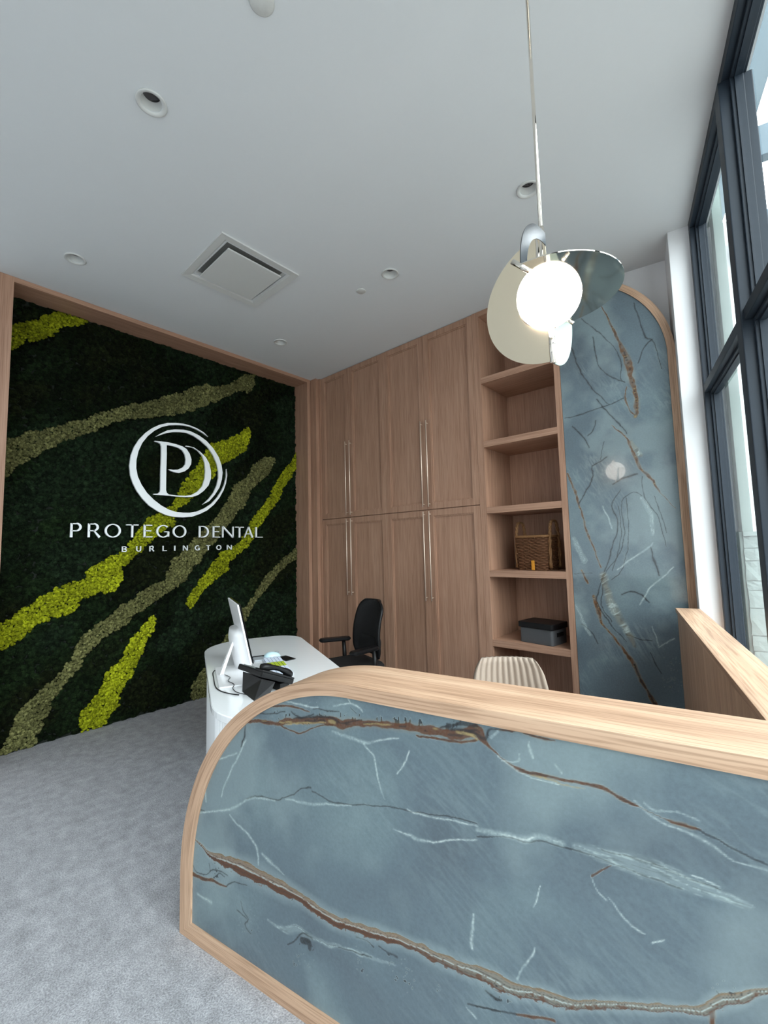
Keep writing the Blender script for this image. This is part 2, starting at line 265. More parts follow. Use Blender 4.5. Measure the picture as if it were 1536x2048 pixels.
# ---- outlines of the stone veins, moss streaks and sign, in metres on their own surfaces
CNT=[('b',[(-0.831,0.868,0.0086),(-0.719,0.888,0.0098),(-0.651,0.896,0.011),(-0.578,0.918,0.0152),(-0.491,0.934,0.0174),(-0.409,0.945,0.0194),(-0.37,0.943,0.0244),(-0.294,0.961,0.0182),(-0.223,0.968,0.0162),(-0.156,0.974,0.018),(-0.093,0.978,0.0196),(-0.032,0.987,0.0178),(0.025,0.988,0.0214),(0.073,1.007,0.026),(0.089,0.993,0.0163),(0.108,0.973,0.0064),(0.129,0.959,0.0032)]),('b',[(-0.651,0.895,0.0047),(-0.596,0.886,0.0054),(-0.552,0.88,0.006),(-0.517,0.894,0.0059),(-0.474,0.918,0.0043),(-0.409,0.933,0.0042)]),('b',[(-0.748,0.918,0.0041),(-0.689,0.942,0.0064),(-0.614,0.959,0.0078),(-0.559,0.966,0.006),(-0.507,0.962,0.0037)]),('b',[(-0.106,0.957,0.0046),(-0.063,0.96,0.0057),(-0.015,0.966,0.0066),(0.036,0.972,0.0074),(0.074,0.983,0.0062)]),('c',[(-0.614,0.898,0.0039),(-0.542,0.918,0.006),(-0.441,0.935,0.0042)]),('c',[(-0.287,0.959,0.0032),(-0.223,0.969,0.005),(-0.189,0.973,0.0031)]),('c',[(0.02,0.997,0.0054),(0.053,0.994,0.0074),(0.073,0.995,0.0052)]),('d',[(-0.578,0.928,0.0038),(-0.491,0.946,0.0058),(-0.409,0.954,0.0042),(-0.37,0.946,0.0041),(-0.294,0.971,0.0033)]),('d',[(-0.031,0.998,0.0044),(0.027,1.019,0.0075),(0.074,1.02,0.0094)]),('d',[(0.002,1.003,0.0058),(0.061,1.003,0.0089),(0.1,0.99,0.0065),(0.113,1.018,0.0043),(0.166,1.023,0.0021)]),('c',[(0.038,0.999,0.0045),(0.061,0.992,0.0055),(0.078,0.985,0.0044)]),('b',[(0.14,1.023,0.0042),(0.187,1.027,0.0071),(0.232,1.024,0.0099),(0.271,1.024,0.0038)]),('b',[(0.129,0.959,0.0026),(0.152,0.945,0.0072),(0.188,0.935,0.0091),(0.233,0.936,0.0078),(0.275,0.937,0.0076),(0.321,0.941,0.0073),(0.356,0.943,0.0089),(0.381,0.938,0.0096),(0.406,0.929,0.0094),(0.429,0.922,0.0059),(0.445,0.918,0.0017),(0.488,0.907,0.002),(0.504,0.904,0.0078),(0.522,0.904,0.01),(0.539,0.903,0.0076),(0.551,0.902,0.0023)]),('d',[(0.546,0.901,0.0015),(0.566,0.895,0.0015),(0.586,0.89,0.0018),(0.605,0.882,0.0021),(0.624,0.875,0.0025),(0.653,0.867,0.0027),(0.677,0.861,0.0027)]),('c',[(0.208,0.93,0.003),(0.256,0.929,0.0057),(0.293,0.927,0.0047),(0.334,0.93,0.0023)]),('w',[(0.129,0.955,0.0026),(0.167,0.936,0.0031),(0.217,0.923,0.002),(0.275,0.923,0.0019)]),('b',[(-1.121,0.235,0.0131),(-1.06,0.242,0.011),(-0.979,0.257,0.0106),(-0.919,0.267,0.0051)]),('d',[(-0.919,0.267,0.0043),(-0.871,0.296,0.0033),(-0.809,0.308,0.0032)]),('b',[(0.15,0.354,0.0045),(0.195,0.368,0.006),(0.239,0.382,0.0058)]),('d',[(0.043,0.323,0.0019),(0.107,0.341,0.0023),(0.15,0.354,0.0027)]),('b',[(0.338,0.733,0.0036),(0.357,0.752,0.0032),(0.377,0.771,0.0024)]),('b',[(0.543,0.557,0.01),(0.543,0.537,0.0099),(0.543,0.517,0.0066)]),('d',[(0.451,0.521,0.0021),(0.485,0.532,0.0024),(0.514,0.541,0.0027),(0.54,0.55,0.004),(0.56,0.581,0.0039),(0.58,0.604,0.0026),(0.607,0.62,0.0019)]),('d',[(0.555,0.596,0.002),(0.56,0.585,0.0026)]),('w',[(0.543,0.557,0.0053),(0.56,0.581,0.0046),(0.576,0.594,0.0026)]),('d',[(-0.815,0.862,0.0043),(-0.826,0.821,0.0051),(-0.841,0.777,0.0034)]),('d',[(-1.115,0.266,0.0047),(-1.096,0.251,0.0037),(-1.037,0.264,0.0036),(-0.997,0.296,0.0036),(-0.946,0.303,0.0043),(-0.913,0.301,0.0034)]),('d',[(-1.02,0.312,0.0027),(-1.012,0.284,0.0027)]),('d',[(-0.991,0.267,0.0027),(-0.963,0.294,0.0035),(-0.93,0.292,0.0034)]),('d',[(-0.809,0.599,0.0033),(-0.749,0.626,0.004),(-0.672,0.639,0.0031),(-0.598,0.665,0.0023),(-0.554,0.702,0.0022),(-0.502,0.721,0.0021)]),('d',[(-0.502,0.712,0.0029),(-0.453,0.701,0.0028),(-0.414,0.696,0.0027),(-0.337,0.711,0.0026),(-0.265,0.728,0.0019),(-0.196,0.744,0.0024),(-0.144,0.748,0.0023),(-0.095,0.754,0.0017),(-0.041,0.762,0.0016),(0.016,0.768,0.0016),(0.063,0.769,0.0015)]),('d',[(0.061,0.735,0.0015),(0.161,0.762,0.0014),(0.226,0.778,0.0013),(0.282,0.778,0.0017),(0.335,0.781,0.0016),(0.381,0.778,0.0016),(0.429,0.777,0.0015),(0.464,0.775,0.0011),(0.514,0.773,0.0011)]),('d',[(0.356,0.802,0.0012),(0.413,0.802,0.0015),(0.466,0.803,0.0015),(0.516,0.799,0.0011),(0.573,0.796,0.001)]),('d',[(-0.586,0.946,0.0046),(-0.542,0.937,0.0052),(-0.49,0.956,0.0036)]),('d',[(-0.614,0.938,0.0031),(-0.689,0.918,0.0032),(-0.748,0.911,0.0033)]),('d',[(-0.49,0.974,0.0029),(-0.432,0.972,0.0035),(-0.384,0.981,0.0027)]),('d',[(-0.338,1.0,0.002),(-0.316,0.986,0.0026)]),('w',[(-0.82,0.809,0.0043),(-0.841,0.763,0.0051),(-0.873,0.714,0.0052),(-0.905,0.664,0.0053),(-0.933,0.616,0.0044),(-0.949,0.569,0.0036)]),('w',[(-0.985,0.7,0.0046),(-0.917,0.725,0.0044),(-0.862,0.751,0.0043)]),('w',[(-1.042,0.588,0.0046),(-1.041,0.53,0.0055)]),('w',[(-0.904,0.519,0.0035),(-0.872,0.501,0.0051),(-0.819,0.486,0.0058),(-0.774,0.464,0.0065),(-0.751,0.438,0.0072),(-0.751,0.399,0.0032)]),('w',[(-0.729,0.439,0.0047),(-0.701,0.426,0.0093),(-0.663,0.416,0.0061),(-0.627,0.404,0.0022)]),('w',[(-0.289,0.898,0.0039),(-0.261,0.872,0.0044),(-0.245,0.834,0.0037),(-0.232,0.792,0.0031),(-0.216,0.758,0.0018)]),('w',[(-0.129,0.915,0.0023),(-0.146,0.878,0.0041),(-0.17,0.843,0.003)]),('w',[(-1.088,0.474,0.0047),(-0.96,0.517,0.0053),(-0.883,0.549,0.006),(-0.83,0.584,0.005),(-0.769,0.614,0.0049),(-0.672,0.636,0.0031)]),('w',[(-0.192,0.684,0.0024),(-0.166,0.683,0.0035),(-0.134,0.677,0.0052),(-0.11,0.674,0.0057),(-0.055,0.689,0.0038),(0.003,0.712,0.0032),(0.061,0.728,0.003)]),('w',[(-0.616,0.651,0.003),(-0.495,0.671,0.0057),(-0.43,0.685,0.0041),(-0.337,0.708,0.0026)]),('w',[(-0.144,0.751,0.0029),(-0.095,0.749,0.0039),(-0.012,0.757,0.0027),(0.062,0.762,0.0031)]),('w',[(-0.613,0.977,0.0031),(-0.542,0.979,0.0045),(-0.473,0.977,0.0036)]),('w',[(-0.408,0.991,0.0028),(-0.345,1.013,0.0034),(-0.301,1.006,0.0053),(-0.29,0.996,0.0026)]),('w',[(-0.409,0.915,0.0042),(-0.348,0.909,0.006),(-0.289,0.902,0.0058),(-0.225,0.921,0.0044),(-0.164,0.941,0.0024)]),('w',[(-0.349,1.028,0.0027),(-0.338,1.014,0.0027)]),('w',[(-0.705,0.234,0.005),(-0.655,0.229,0.0065),(-0.607,0.236,0.011),(-0.569,0.257,0.0139),(-0.533,0.255,0.0121),(-0.497,0.257,0.0089),(-0.412,0.274,0.0064),(-0.348,0.288,0.0061),(-0.294,0.297,0.0066),(-0.25,0.3,0.0045),(-0.2,0.311,0.0025)]),('w',[(-1.085,0.175,0.006),(-1.009,0.174,0.0077)]),('w',[(0.222,0.673,0.0018),(0.21,0.64,0.0026),(0.2,0.619,0.0018)]),('w',[(0.199,0.529,0.0022),(0.194,0.51,0.0035),(0.174,0.476,0.0027),(0.151,0.431,0.0027)]),('w',[(0.338,0.729,0.0016),(0.346,0.707,0.002),(0.363,0.694,0.002)]),('w',[(0.369,0.7,0.0016),(0.39,0.676,0.0035),(0.414,0.659,0.0026),(0.432,0.651,0.0019)]),('w',[(0.448,0.639,0.0026),(0.468,0.654,0.0025)]),('w',[(0.062,0.752,0.007),(0.161,0.766,0.0093),(0.222,0.787,0.0089),(0.274,0.786,0.0094)]),('w',[(0.303,0.787,0.0084),(0.375,0.79,0.0198),(0.448,0.791,0.0224),(0.515,0.788,0.0211),(0.563,0.783,0.0135),(0.621,0.777,0.0064)]),('w',[(0.53,0.808,0.0017),(0.573,0.801,0.0027)]),('w',[(0.43,0.931,0.0025),(0.456,0.91,0.0029),(0.492,0.895,0.0032),(0.528,0.89,0.0038),(0.555,0.884,0.0052),(0.578,0.873,0.0037),(0.61,0.856,0.0021),(0.652,0.858,0.0027)]),('w',[(0.207,1.006,0.002),(0.208,0.987,0.0045),(0.216,0.969,0.003)]),('w',[(0.136,0.946,0.0021),(0.179,0.956,0.0031),(0.185,0.972,0.002)]),('w',[(0.114,0.998,0.0043),(0.134,1.017,0.0032)]),('w',[(0.268,0.966,0.0024),(0.285,0.951,0.0028)]),('w',[(0.449,0.93,0.0021),(0.475,0.92,0.0032),(0.513,0.93,0.0023),(0.548,0.92,0.0023)]),('w',[(0.048,0.545,0.0027),(0.037,0.495,0.0049),(0.038,0.455,0.0049)]),('w',[(0.018,0.309,0.0027),(0.042,0.292,0.0032)]),('d',[(-0.547,0.23,0.0152),(-0.52,0.235,0.0225),(-0.516,0.218,0.0105)]),('d',[(-0.617,0.194,0.0024),(-0.579,0.219,0.0023),(-0.542,0.254,0.003),(-0.506,0.253,0.0037)]),('d',[(-0.396,0.275,0.0021),(-0.332,0.29,0.002),(-0.279,0.299,0.0026)]),('d',[(-0.839,0.238,0.0027),(-0.822,0.212,0.0035),(-0.8,0.197,0.0035),(-0.816,0.173,0.0044),(-0.789,0.156,0.0034)]),('d',[(-0.861,0.204,0.0027),(-0.811,0.196,0.0035)]),('d',[(-0.331,0.333,0.0041),(-0.293,0.339,0.0027),(-0.271,0.328,0.002)]),('d',[(-0.256,0.337,0.0026),(-0.192,0.334,0.0037)]),('d',[(0.021,0.319,0.0016),(0.108,0.341,0.002)]),('d',[(0.068,0.371,0.0032),(0.09,0.366,0.0052),(0.109,0.368,0.0051)]),('d',[(-1.089,0.488,0.0047),(-1.052,0.493,0.0046)]),('t',[(-1.117,0.372,0.0057),(-1.062,0.359,0.0092),(-1.015,0.346,0.0216),(-0.925,0.351,0.0466),(-0.84,0.356,0.0464),(-0.749,0.361,0.0522),(-0.673,0.36,0.0441),(-0.583,0.362,0.0363),(-0.499,0.357,0.0332),(-0.436,0.347,0.0334),(-0.382,0.352,0.0298),(-0.31,0.362,0.0298),(-0.208,0.377,0.028),(-0.132,0.389,0.0256),(-0.084,0.393,0.0304),(-0.022,0.398,0.0303),(0.036,0.402,0.0291),(0.092,0.405,0.0311),(0.111,0.405,0.0307),(0.153,0.408,0.0251),(0.202,0.42,0.0259),(0.245,0.427,0.0226),(0.283,0.438,0.0187),(0.335,0.462,0.0164),(0.393,0.488,0.0157),(0.447,0.512,0.0151),(0.491,0.532,0.0146),(0.53,0.549,0.0154),(0.55,0.569,0.0198),(0.579,0.595,0.0181),(0.609,0.615,0.0126),(0.641,0.635,0.011),(0.708,0.674,0.0104)])]
SPK=[(-0.8,0.172,0.0477),(-0.317,0.271,0.0301),(-0.179,0.301,0.0431),(0.099,0.37,0.0324),(-0.153,0.286,0.0181),(-0.069,0.309,0.0172),(-0.525,0.201,0.03),(-0.58,0.165,0.0231),(-0.692,0.337,0.023),(-0.584,0.334,0.0145),(0.039,1.026,0.0226),(-0.491,0.946,0.0436),(-0.67,0.921,0.0398),(-0.98,0.288,0.0529),(0.485,0.538,0.0209),(0.573,0.601,0.0195)]
ARC=[('b',[(0.335,3.334,0.008),(0.379,3.198,0.0127),(0.428,3.046,0.0156),(0.469,2.9,0.0368),(0.489,2.777,0.0425),(0.507,2.624,0.027),(0.519,2.49,0.0328),(0.501,2.42,0.0179)]),('b',[(0.461,2.667,0.0061),(0.449,2.587,0.0076),(0.47,2.483,0.009),(0.501,2.428,0.0119)]),('b',[(0.343,2.382,0.0062),(0.423,2.294,0.0106),(0.47,2.157,0.0208),(0.504,2.04,0.0176),(0.577,1.936,0.0172),(0.623,1.838,0.0071),(0.705,1.724,0.0041)]),('b',[(0.012,2.047,0.0132),(0.058,1.888,0.0146),(0.102,1.716,0.0128),(0.131,1.565,0.0142),(0.168,1.432,0.0093),(0.204,1.31,0.0092)]),('b',[(0.069,1.285,0.0142),(0.101,1.195,0.0156)]),('b',[(0.147,1.091,0.0216),(0.17,0.98,0.0275),(0.179,0.901,0.0152)]),('b',[(0.179,0.901,0.0121),(0.245,0.811,0.0134),(0.322,0.71,0.0146),(0.371,0.623,0.0287),(0.393,0.551,0.0256),(0.44,0.452,0.0196),(0.48,0.37,0.0221),(0.518,0.274,0.0163)]),('d',[(0.377,0.609,0.0143),(0.405,0.522,0.0113),(0.463,0.411,0.0139),(0.485,0.356,0.011)]),('d',[(0.483,0.711,0.0084),(0.538,0.569,0.011)]),('d',[(0.187,3.284,0.0066),(0.259,3.191,0.0065),(0.342,3.071,0.0064),(0.408,2.967,0.0062),(0.437,2.841,0.0062),(0.423,2.743,0.0062),(0.449,2.703,0.0061)]),('d',[(0.261,3.111,0.0065),(0.263,3.006,0.0065),(0.285,2.879,0.0064),(0.338,2.78,0.0063),(0.449,2.703,0.0061)]),('d',[(0.096,3.087,0.0084),(0.127,2.936,0.01),(0.174,2.801,0.0098),(0.257,2.661,0.0096),(0.339,2.559,0.0062)]),('d',[(0.544,3.3,0.0061),(0.575,3.138,0.0075),(0.608,3.012,0.0119),(0.647,2.984,0.0088),(0.589,2.934,0.006),(0.541,2.831,0.0045)]),('d',[(0.647,2.984,0.0088),(0.667,2.881,0.0058),(0.684,2.746,0.0043)]),('d',[(0.014,2.5,0.0067),(0.157,2.518,0.0081),(0.294,2.543,0.0079),(0.441,2.58,0.0061)]),('d',[(0.254,2.61,0.0064),(0.334,2.476,0.0078),(0.426,2.343,0.0076),(0.438,2.308,0.006)]),('d',[(0.073,2.42,0.0066),(0.145,2.322,0.0065),(0.179,2.24,0.0064)]),('d',[(0.236,2.443,0.0064),(0.209,2.363,0.0064),(0.177,2.334,0.0064)]),('d',[(0.285,2.274,0.0062),(0.247,2.137,0.0063)]),('d',[(0.292,2.148,0.0062),(0.192,2.086,0.0063),(0.195,2.01,0.0063),(0.144,1.914,0.0064),(0.084,1.801,0.0064)]),('d',[(0.329,1.93,0.0061),(0.403,1.979,0.009),(0.48,1.995,0.0088)]),('d',[(0.504,1.833,0.0044),(0.452,1.869,0.0059),(0.393,1.826,0.0075),(0.366,1.732,0.0075),(0.379,1.603,0.0074),(0.356,1.46,0.0059),(0.293,1.35,0.006),(0.239,1.286,0.0076),(0.18,1.157,0.0077),(0.167,1.06,0.0077),(0.198,0.965,0.0091),(0.276,0.845,0.0074),(0.34,0.773,0.0073)]),('d',[(0.37,1.893,0.0045),(0.314,1.8,0.0061),(0.304,1.752,0.0061),(0.339,1.637,0.0075),(0.311,1.526,0.0075),(0.258,1.366,0.0076),(0.199,1.221,0.0077)]),('d',[(0.407,1.825,0.006),(0.404,1.602,0.0074),(0.39,1.444,0.0059),(0.338,1.286,0.0059),(0.271,1.222,0.0045)]),('d',[(0.347,1.765,0.0045),(0.358,1.604,0.006),(0.334,1.445,0.006),(0.275,1.286,0.0045)]),('d',[(0.513,1.975,0.0058),(0.517,1.832,0.0058),(0.564,1.734,0.0086),(0.608,1.623,0.007),(0.629,1.454,0.0056)]),('d',[(0.583,1.826,0.0057),(0.623,1.653,0.007),(0.643,1.56,0.0056)]),('d',[(0.327,1.113,0.0059),(0.391,1.136,0.0073),(0.457,1.118,0.0072),(0.493,1.065,0.0057)]),('d',[(0.532,1.456,0.0043),(0.551,1.349,0.0113),(0.571,1.257,0.0084)]),('d',[(0.343,0.819,0.0058),(0.423,0.795,0.0057),(0.501,0.795,0.0056)]),('d',[(0.045,0.876,0.0063),(0.102,0.832,0.0062),(0.148,0.74,0.0061)]),('d',[(0.014,1.26,0.0048),(0.143,1.266,0.0047)]),('d',[(0.212,1.205,0.0061),(0.194,1.029,0.0076),(0.251,0.906,0.006)]),('w',[(0.311,1.294,0.006),(0.42,1.381,0.0073),(0.505,1.442,0.0086),(0.554,1.487,0.0057)]),('w',[(0.439,1.04,0.0057),(0.483,1.118,0.0071),(0.527,1.188,0.007),(0.596,1.243,0.0056),(0.661,1.311,0.0055)]),('w',[(0.537,0.753,0.0041),(0.63,0.816,0.0068)]),('w',[(0.508,0.893,0.0042),(0.538,0.761,0.0055)]),('c',[(0.215,1.254,0.0458),(0.236,1.126,0.0453),(0.271,1.001,0.0537),(0.333,0.88,0.0438),(0.393,0.747,0.0229)]),('w',[(0.254,1.063,0.021),(0.269,0.969,0.0209)]),('w',[(0.022,1.535,0.0161),(0.089,1.367,0.0253)]),('w',[(0.015,1.021,0.0079),(0.06,0.877,0.0156),(0.1,0.799,0.0092)]),('c',[(0.462,2.239,0.0209),(0.51,2.135,0.0294)]),('w',[(0.503,1.817,0.0146),(0.549,1.704,0.0172),(0.551,1.549,0.0114)]),('w',[(0.247,1.773,0.0062),(0.295,1.607,0.0076)])]
MOSS={'L1':[(0.501,3.349),(0.598,3.438),(0.691,3.497),(0.771,3.573),(0.872,3.659),(0.996,3.745),(1.074,3.649),(1.001,3.574),(0.86,3.497),(0.836,3.432),(0.762,3.35),(0.665,3.305),(0.589,3.236),(0.501,3.154)],'O1':[(0.471,2.407),(0.586,2.457),(0.676,2.524),(0.803,2.591),(0.921,2.636),(1.061,2.731),(1.211,2.821),(1.392,2.91),(1.564,3.001),(1.796,3.122),(1.996,3.254),(2.183,3.346),(2.355,3.365),(2.474,3.456),(2.629,3.589),(2.76,3.628),(2.777,3.511),(2.694,3.398),(2.505,3.348),(2.326,3.202),(2.158,3.105),(1.999,3.014),(1.799,2.916),(1.567,2.841),(1.395,2.791),(1.234,2.699),(1.048,2.561),(0.925,2.496),(0.809,2.413),(0.714,2.326),(0.609,2.24),(0.567,2.156),(0.483,2.079)],'L2':[(0.497,0.962),(0.636,1.054),(0.724,1.119),(0.816,1.188),(0.945,1.257),(1.101,1.297),(1.1,1.351),(1.153,1.412),(1.265,1.472),(1.382,1.536),(1.462,1.649),(1.587,1.839),(1.767,1.931),(1.861,2.048),(1.908,2.204),(2.058,2.402),(2.136,2.545),(2.245,2.698),(2.417,2.769),(2.553,2.865),(2.679,2.963),(2.711,2.865),(2.647,2.693),(2.508,2.571),(2.332,2.463),(2.248,2.317),(2.087,2.129),(1.985,2.031),(1.862,1.948),(1.864,1.811),(1.701,1.697),(1.591,1.602),(1.507,1.487),(1.386,1.378),(1.388,1.288),(1.331,1.16),(1.215,1.171),(1.088,1.12),(1.02,1.044),(0.92,0.996),(0.807,0.972),(0.717,0.889),(0.63,0.829),(0.506,0.742)],'O2':[(3.032,2.662),(2.91,2.629),(2.727,2.515),(2.663,2.362),(2.509,2.261),(2.421,2.087),(2.335,1.945),(2.225,1.807),(2.067,1.649),(1.942,1.524),(1.822,1.404),(1.755,1.239),(1.599,1.181),(1.474,1.09),(1.374,1.023),(1.297,0.945),(1.167,0.878),(1.08,0.788),(1.014,0.658),(0.934,0.535),(0.856,0.457),(0.811,0.391),(0.735,0.355),(0.665,0.265),(0.653,0.177),(0.601,0.068),(0.575,-0.003),(0.674,0.006),(0.808,0.005),(0.805,0.09),(0.878,0.258),(0.922,0.381),(1.003,0.48),(1.086,0.562),(1.12,0.637),(1.226,0.742),(1.3,0.815),(1.378,0.824),(1.477,0.921),(1.603,0.996),(1.735,1.075),(1.827,1.138),(1.971,1.224),(2.07,1.368),(2.2,1.518),(2.337,1.676),(2.481,1.869),(2.633,2.044),(2.727,2.223),(2.859,2.353),(2.962,2.454),(3.05,2.587)],'L3':[(3.387,2.81),(3.289,2.619),(3.139,2.475),(3.031,2.28),(2.96,2.123),(2.792,1.966),(2.696,1.819),(2.633,1.677),(2.512,1.566),(2.338,1.489),(2.229,1.335),(2.124,1.213),(2.022,1.095),(1.961,0.978),(2.024,0.933),(2.074,0.99),(2.151,1.109),(2.258,1.177),(2.425,1.298),(2.454,1.404),(2.603,1.509),(2.728,1.62),(2.825,1.793),(2.96,1.944),(3.101,2.133),(3.174,2.293),(3.326,2.465),(3.385,2.6)],'L4':[(1.648,0.933),(1.606,0.858),(1.522,0.78),(1.442,0.66),(1.385,0.54),(1.29,0.454),(1.255,0.357),(1.166,0.235),(1.098,0.154),(1.094,-0.005),(1.227,-0.008),(1.282,0.016),(1.3,0.073),(1.394,0.151),(1.41,0.296),(1.489,0.408),(1.548,0.528),(1.609,0.674),(1.673,0.779),(1.676,0.871)],'O3':[(3.374,1.539),(3.132,1.378),(2.89,1.186),(2.76,0.998),(2.635,0.873),(2.515,0.727),(2.401,0.587),(2.346,0.441),(2.459,0.42),(2.575,0.611),(2.666,0.76),(2.792,0.939),(2.957,1.094),(3.131,1.258),(3.373,1.4)],'O4':[(2.238,0.362),(2.134,0.26),(2.058,0.18),(2.035,0.066),(2.061,-0.009),(2.268,-0.021),(2.347,0.211)]}
RING1=[(2.1726, 2.7502), (2.1229, 2.7884), (2.0482, 2.8188), (1.9753, 2.8338), (1.9043, 2.8391), (1.8283, 2.8307), (1.7477, 2.814), (1.6696, 2.7791), (1.6066, 2.7354), (1.5454, 2.6758), (1.486, 2.5976), (1.4459, 2.5175), (1.4211, 2.4346), (1.4099, 2.3348), (1.4194, 2.2446), (1.4445, 2.169), (1.4784, 2.1002), (1.5277, 2.0317), (1.5899, 1.9662), (1.6721, 1.9137), (1.7498, 1.8799), (1.8292, 1.8645), (1.9176, 1.8635), (2.0085, 1.874), (2.0948, 1.9084), (2.1687, 1.9482), (2.2443, 2.0151), (2.3061, 2.094), (2.3532, 2.181), (2.3809, 2.26), (2.3942, 2.3537), (2.3857, 2.4221), (2.3829, 2.337), (2.3632, 2.2506), (2.3277, 2.1713), (2.277, 2.0919), (2.212, 2.0205), (2.1385, 1.9686), (2.0581, 1.9305), (1.9797, 1.914), (1.9169, 1.9126), (1.8486, 1.9151), (1.775, 1.9357), (1.703, 1.9727), (1.6323, 2.0256), (1.5691, 2.0878), (1.519, 2.163), (1.4844, 2.2387), (1.4691, 2.316), (1.4692, 2.3953), (1.4853, 2.484), (1.5168, 2.5694), (1.5645, 2.6453), (1.626, 2.7116), (1.6959, 2.7635), (1.768, 2.7955), (1.8354, 2.8106), (1.9045, 2.8217), (1.9827, 2.8199), (2.0557, 2.8025), (2.123, 2.7757)]
RING2=[(1.6335, 2.651), (1.6841, 2.695), (1.7489, 2.7388), (1.8157, 2.7609), (1.9051, 2.7762), (1.9832, 2.773), (2.0711, 2.7452), (2.154, 2.7002), (2.2315, 2.63), (2.295, 2.5406), (2.3274, 2.4532), (2.3399, 2.3782), (2.3324, 2.301), (2.3053, 2.2072), (2.2511, 2.12), (2.1904, 2.0488), (2.1159, 2.006), (2.1826, 2.0704), (2.2355, 2.1411), (2.2737, 2.2269), (2.2927, 2.312), (2.2921, 2.3878), (2.2758, 2.4617), (2.2321, 2.5543), (2.1698, 2.6352), (2.094, 2.6898), (2.0127, 2.7308), (1.9407, 2.7489), (1.8708, 2.7443), (1.8026, 2.7314), (1.7362, 2.7082), (1.6843, 2.6797)]
MONO=[(1.6291, 2.6104), (1.6919, 2.6144), (1.7641, 2.617), (1.8384, 2.6098), (1.9006, 2.5986), (1.943, 2.5766), (1.9755, 2.5309), (1.9941, 2.4755), (1.9911, 2.4243), (1.9668, 2.3778), (1.925, 2.3404), (1.87, 2.3176), (1.8156, 2.3205), (1.782, 2.3305), (1.7652, 2.3437), (1.8085, 2.3427), (1.8558, 2.3499), (1.9036, 2.3771), (1.931, 2.4164), (1.9359, 2.4673), (1.9262, 2.5163), (1.9012, 2.5556), (1.8594, 2.5776), (1.8048, 2.5865), (1.7434, 2.5883), (1.7452, 2.4754), (1.7436, 2.3362), (1.7444, 2.1293), (1.7526, 2.1025), (1.7726, 2.0882), (1.8529, 2.0839), (1.9354, 2.0873), (1.9986, 2.1007), (2.063, 2.1418), (2.1139, 2.2047), (2.1391, 2.2882), (2.1458, 2.3704), (2.1375, 2.4584), (2.1105, 2.5289), (2.0582, 2.5801), (1.9997, 2.6039), (1.9356, 2.6029), (1.9319, 2.611), (1.9638, 2.6126), (2.0214, 2.6052), (2.0878, 2.57), (2.1482, 2.5195), (2.1867, 2.4575), (2.2066, 2.3776), (2.2073, 2.2954), (2.1813, 2.2183), (2.1292, 2.1546), (2.0707, 2.1062), (2.006, 2.0797), (1.9355, 2.0732), (1.8531, 2.0721), (1.7728, 2.0765), (1.6282, 2.075), (1.6281, 2.0838), (1.669, 2.089), (1.6877, 2.1109), (1.6905, 2.1383), (1.6904, 2.3298), (1.6932, 2.4678), (1.6915, 2.5644), (1.6826, 2.5906), (1.6599, 2.6006), (1.6293, 2.6022)]
TXT=[[('P',0.9689,1.0537),('R',1.0959,1.193),('O',1.2245,1.3543),('T',1.3963,1.5027),('E',1.5485,1.6272),('G',1.6627,1.7867),('O',1.8177,1.9523),('D',2.0843,2.1905),('E',2.2356,2.3181),('N',2.3434,2.4775),('T',2.4981,2.6026),('A',2.609,2.7173),('L',2.7549,2.8498)],[('B',1.3671,1.4091),('U',1.4879,1.5289),('R',1.6037,1.6466),('L',1.7247,1.763),('I',1.8362,1.8445),('N',1.9233,1.9695),('G',2.0447,2.0947),('T',2.1677,2.2067),('O',2.2785,2.3326),('N',2.4015,2.4558)]]
TXTZ=[(1.659, 1.78), (1.525, 1.576)]
# ================================================================ the setting
H = 3.68
def slab(pts, z0, z1): return MB().prism(pts, z0, z1)
_f0 = wpt(-.4, .12); _f1 = wpt(7.6, .12)
room = [(-5.2, 4.3), (_f0.x, 4.3), (_f0.x, _f0.y), (_f1.x, _f1.y), (-5.2, _f1.y)]
struct('floor', slab(room, -.1, 0).mesh('floor'), CARPET)
SPOTS = [(-2.058, .715), (-3.632, .767), (-2.062, 2.498), (-3.627, 2.558), (-.915, 2.466)]
holes = [[(x+.0475*math.cos(-2*math.pi*k/32), y+.0475*math.sin(-2*math.pi*k/32)) for k in range(32)] for x, y in SPOTS]
holes.append([(-2.92+a, 1.69+b_) for a, b_ in ((-.25, -.25), (-.25, .25), (.25, .25), (.25, -.25))])
struct('ceiling', MB().prism(room, H, H+.12, holes=holes).mesh('ceiling'), CEILM)
struct('wall_left', MB().box(-4.62, -4.48, .45, 4.3, 0, H).box(-4.62, -4.21, _f1.y, .392, 0, H).mesh('wall_left'), WALLM)
struct('wall_back', MB().box(-4.48, -1.05, 4.05, 4.2, 0, H).mesh('wall_back'), WALLM)
struct('wall_alcove', MB().box(.02, 1.25, .23, .36, 0, H).mesh('wall_alcove'), WALLM, JP, ANG_C)
struct('wall_pier', MB().box(.779, .905, -.12, .23, 0, H, .004).box(.905, 1.15, -.02, .23, 0, H).mesh('wall_pier'), WALLM, JP, ANG_C)
struct('wall_front', MB().box(-4.62, _f1.x, _f1.y-.14, _f1.y-.0, 0, H).mesh('wall_front'), WALLM)

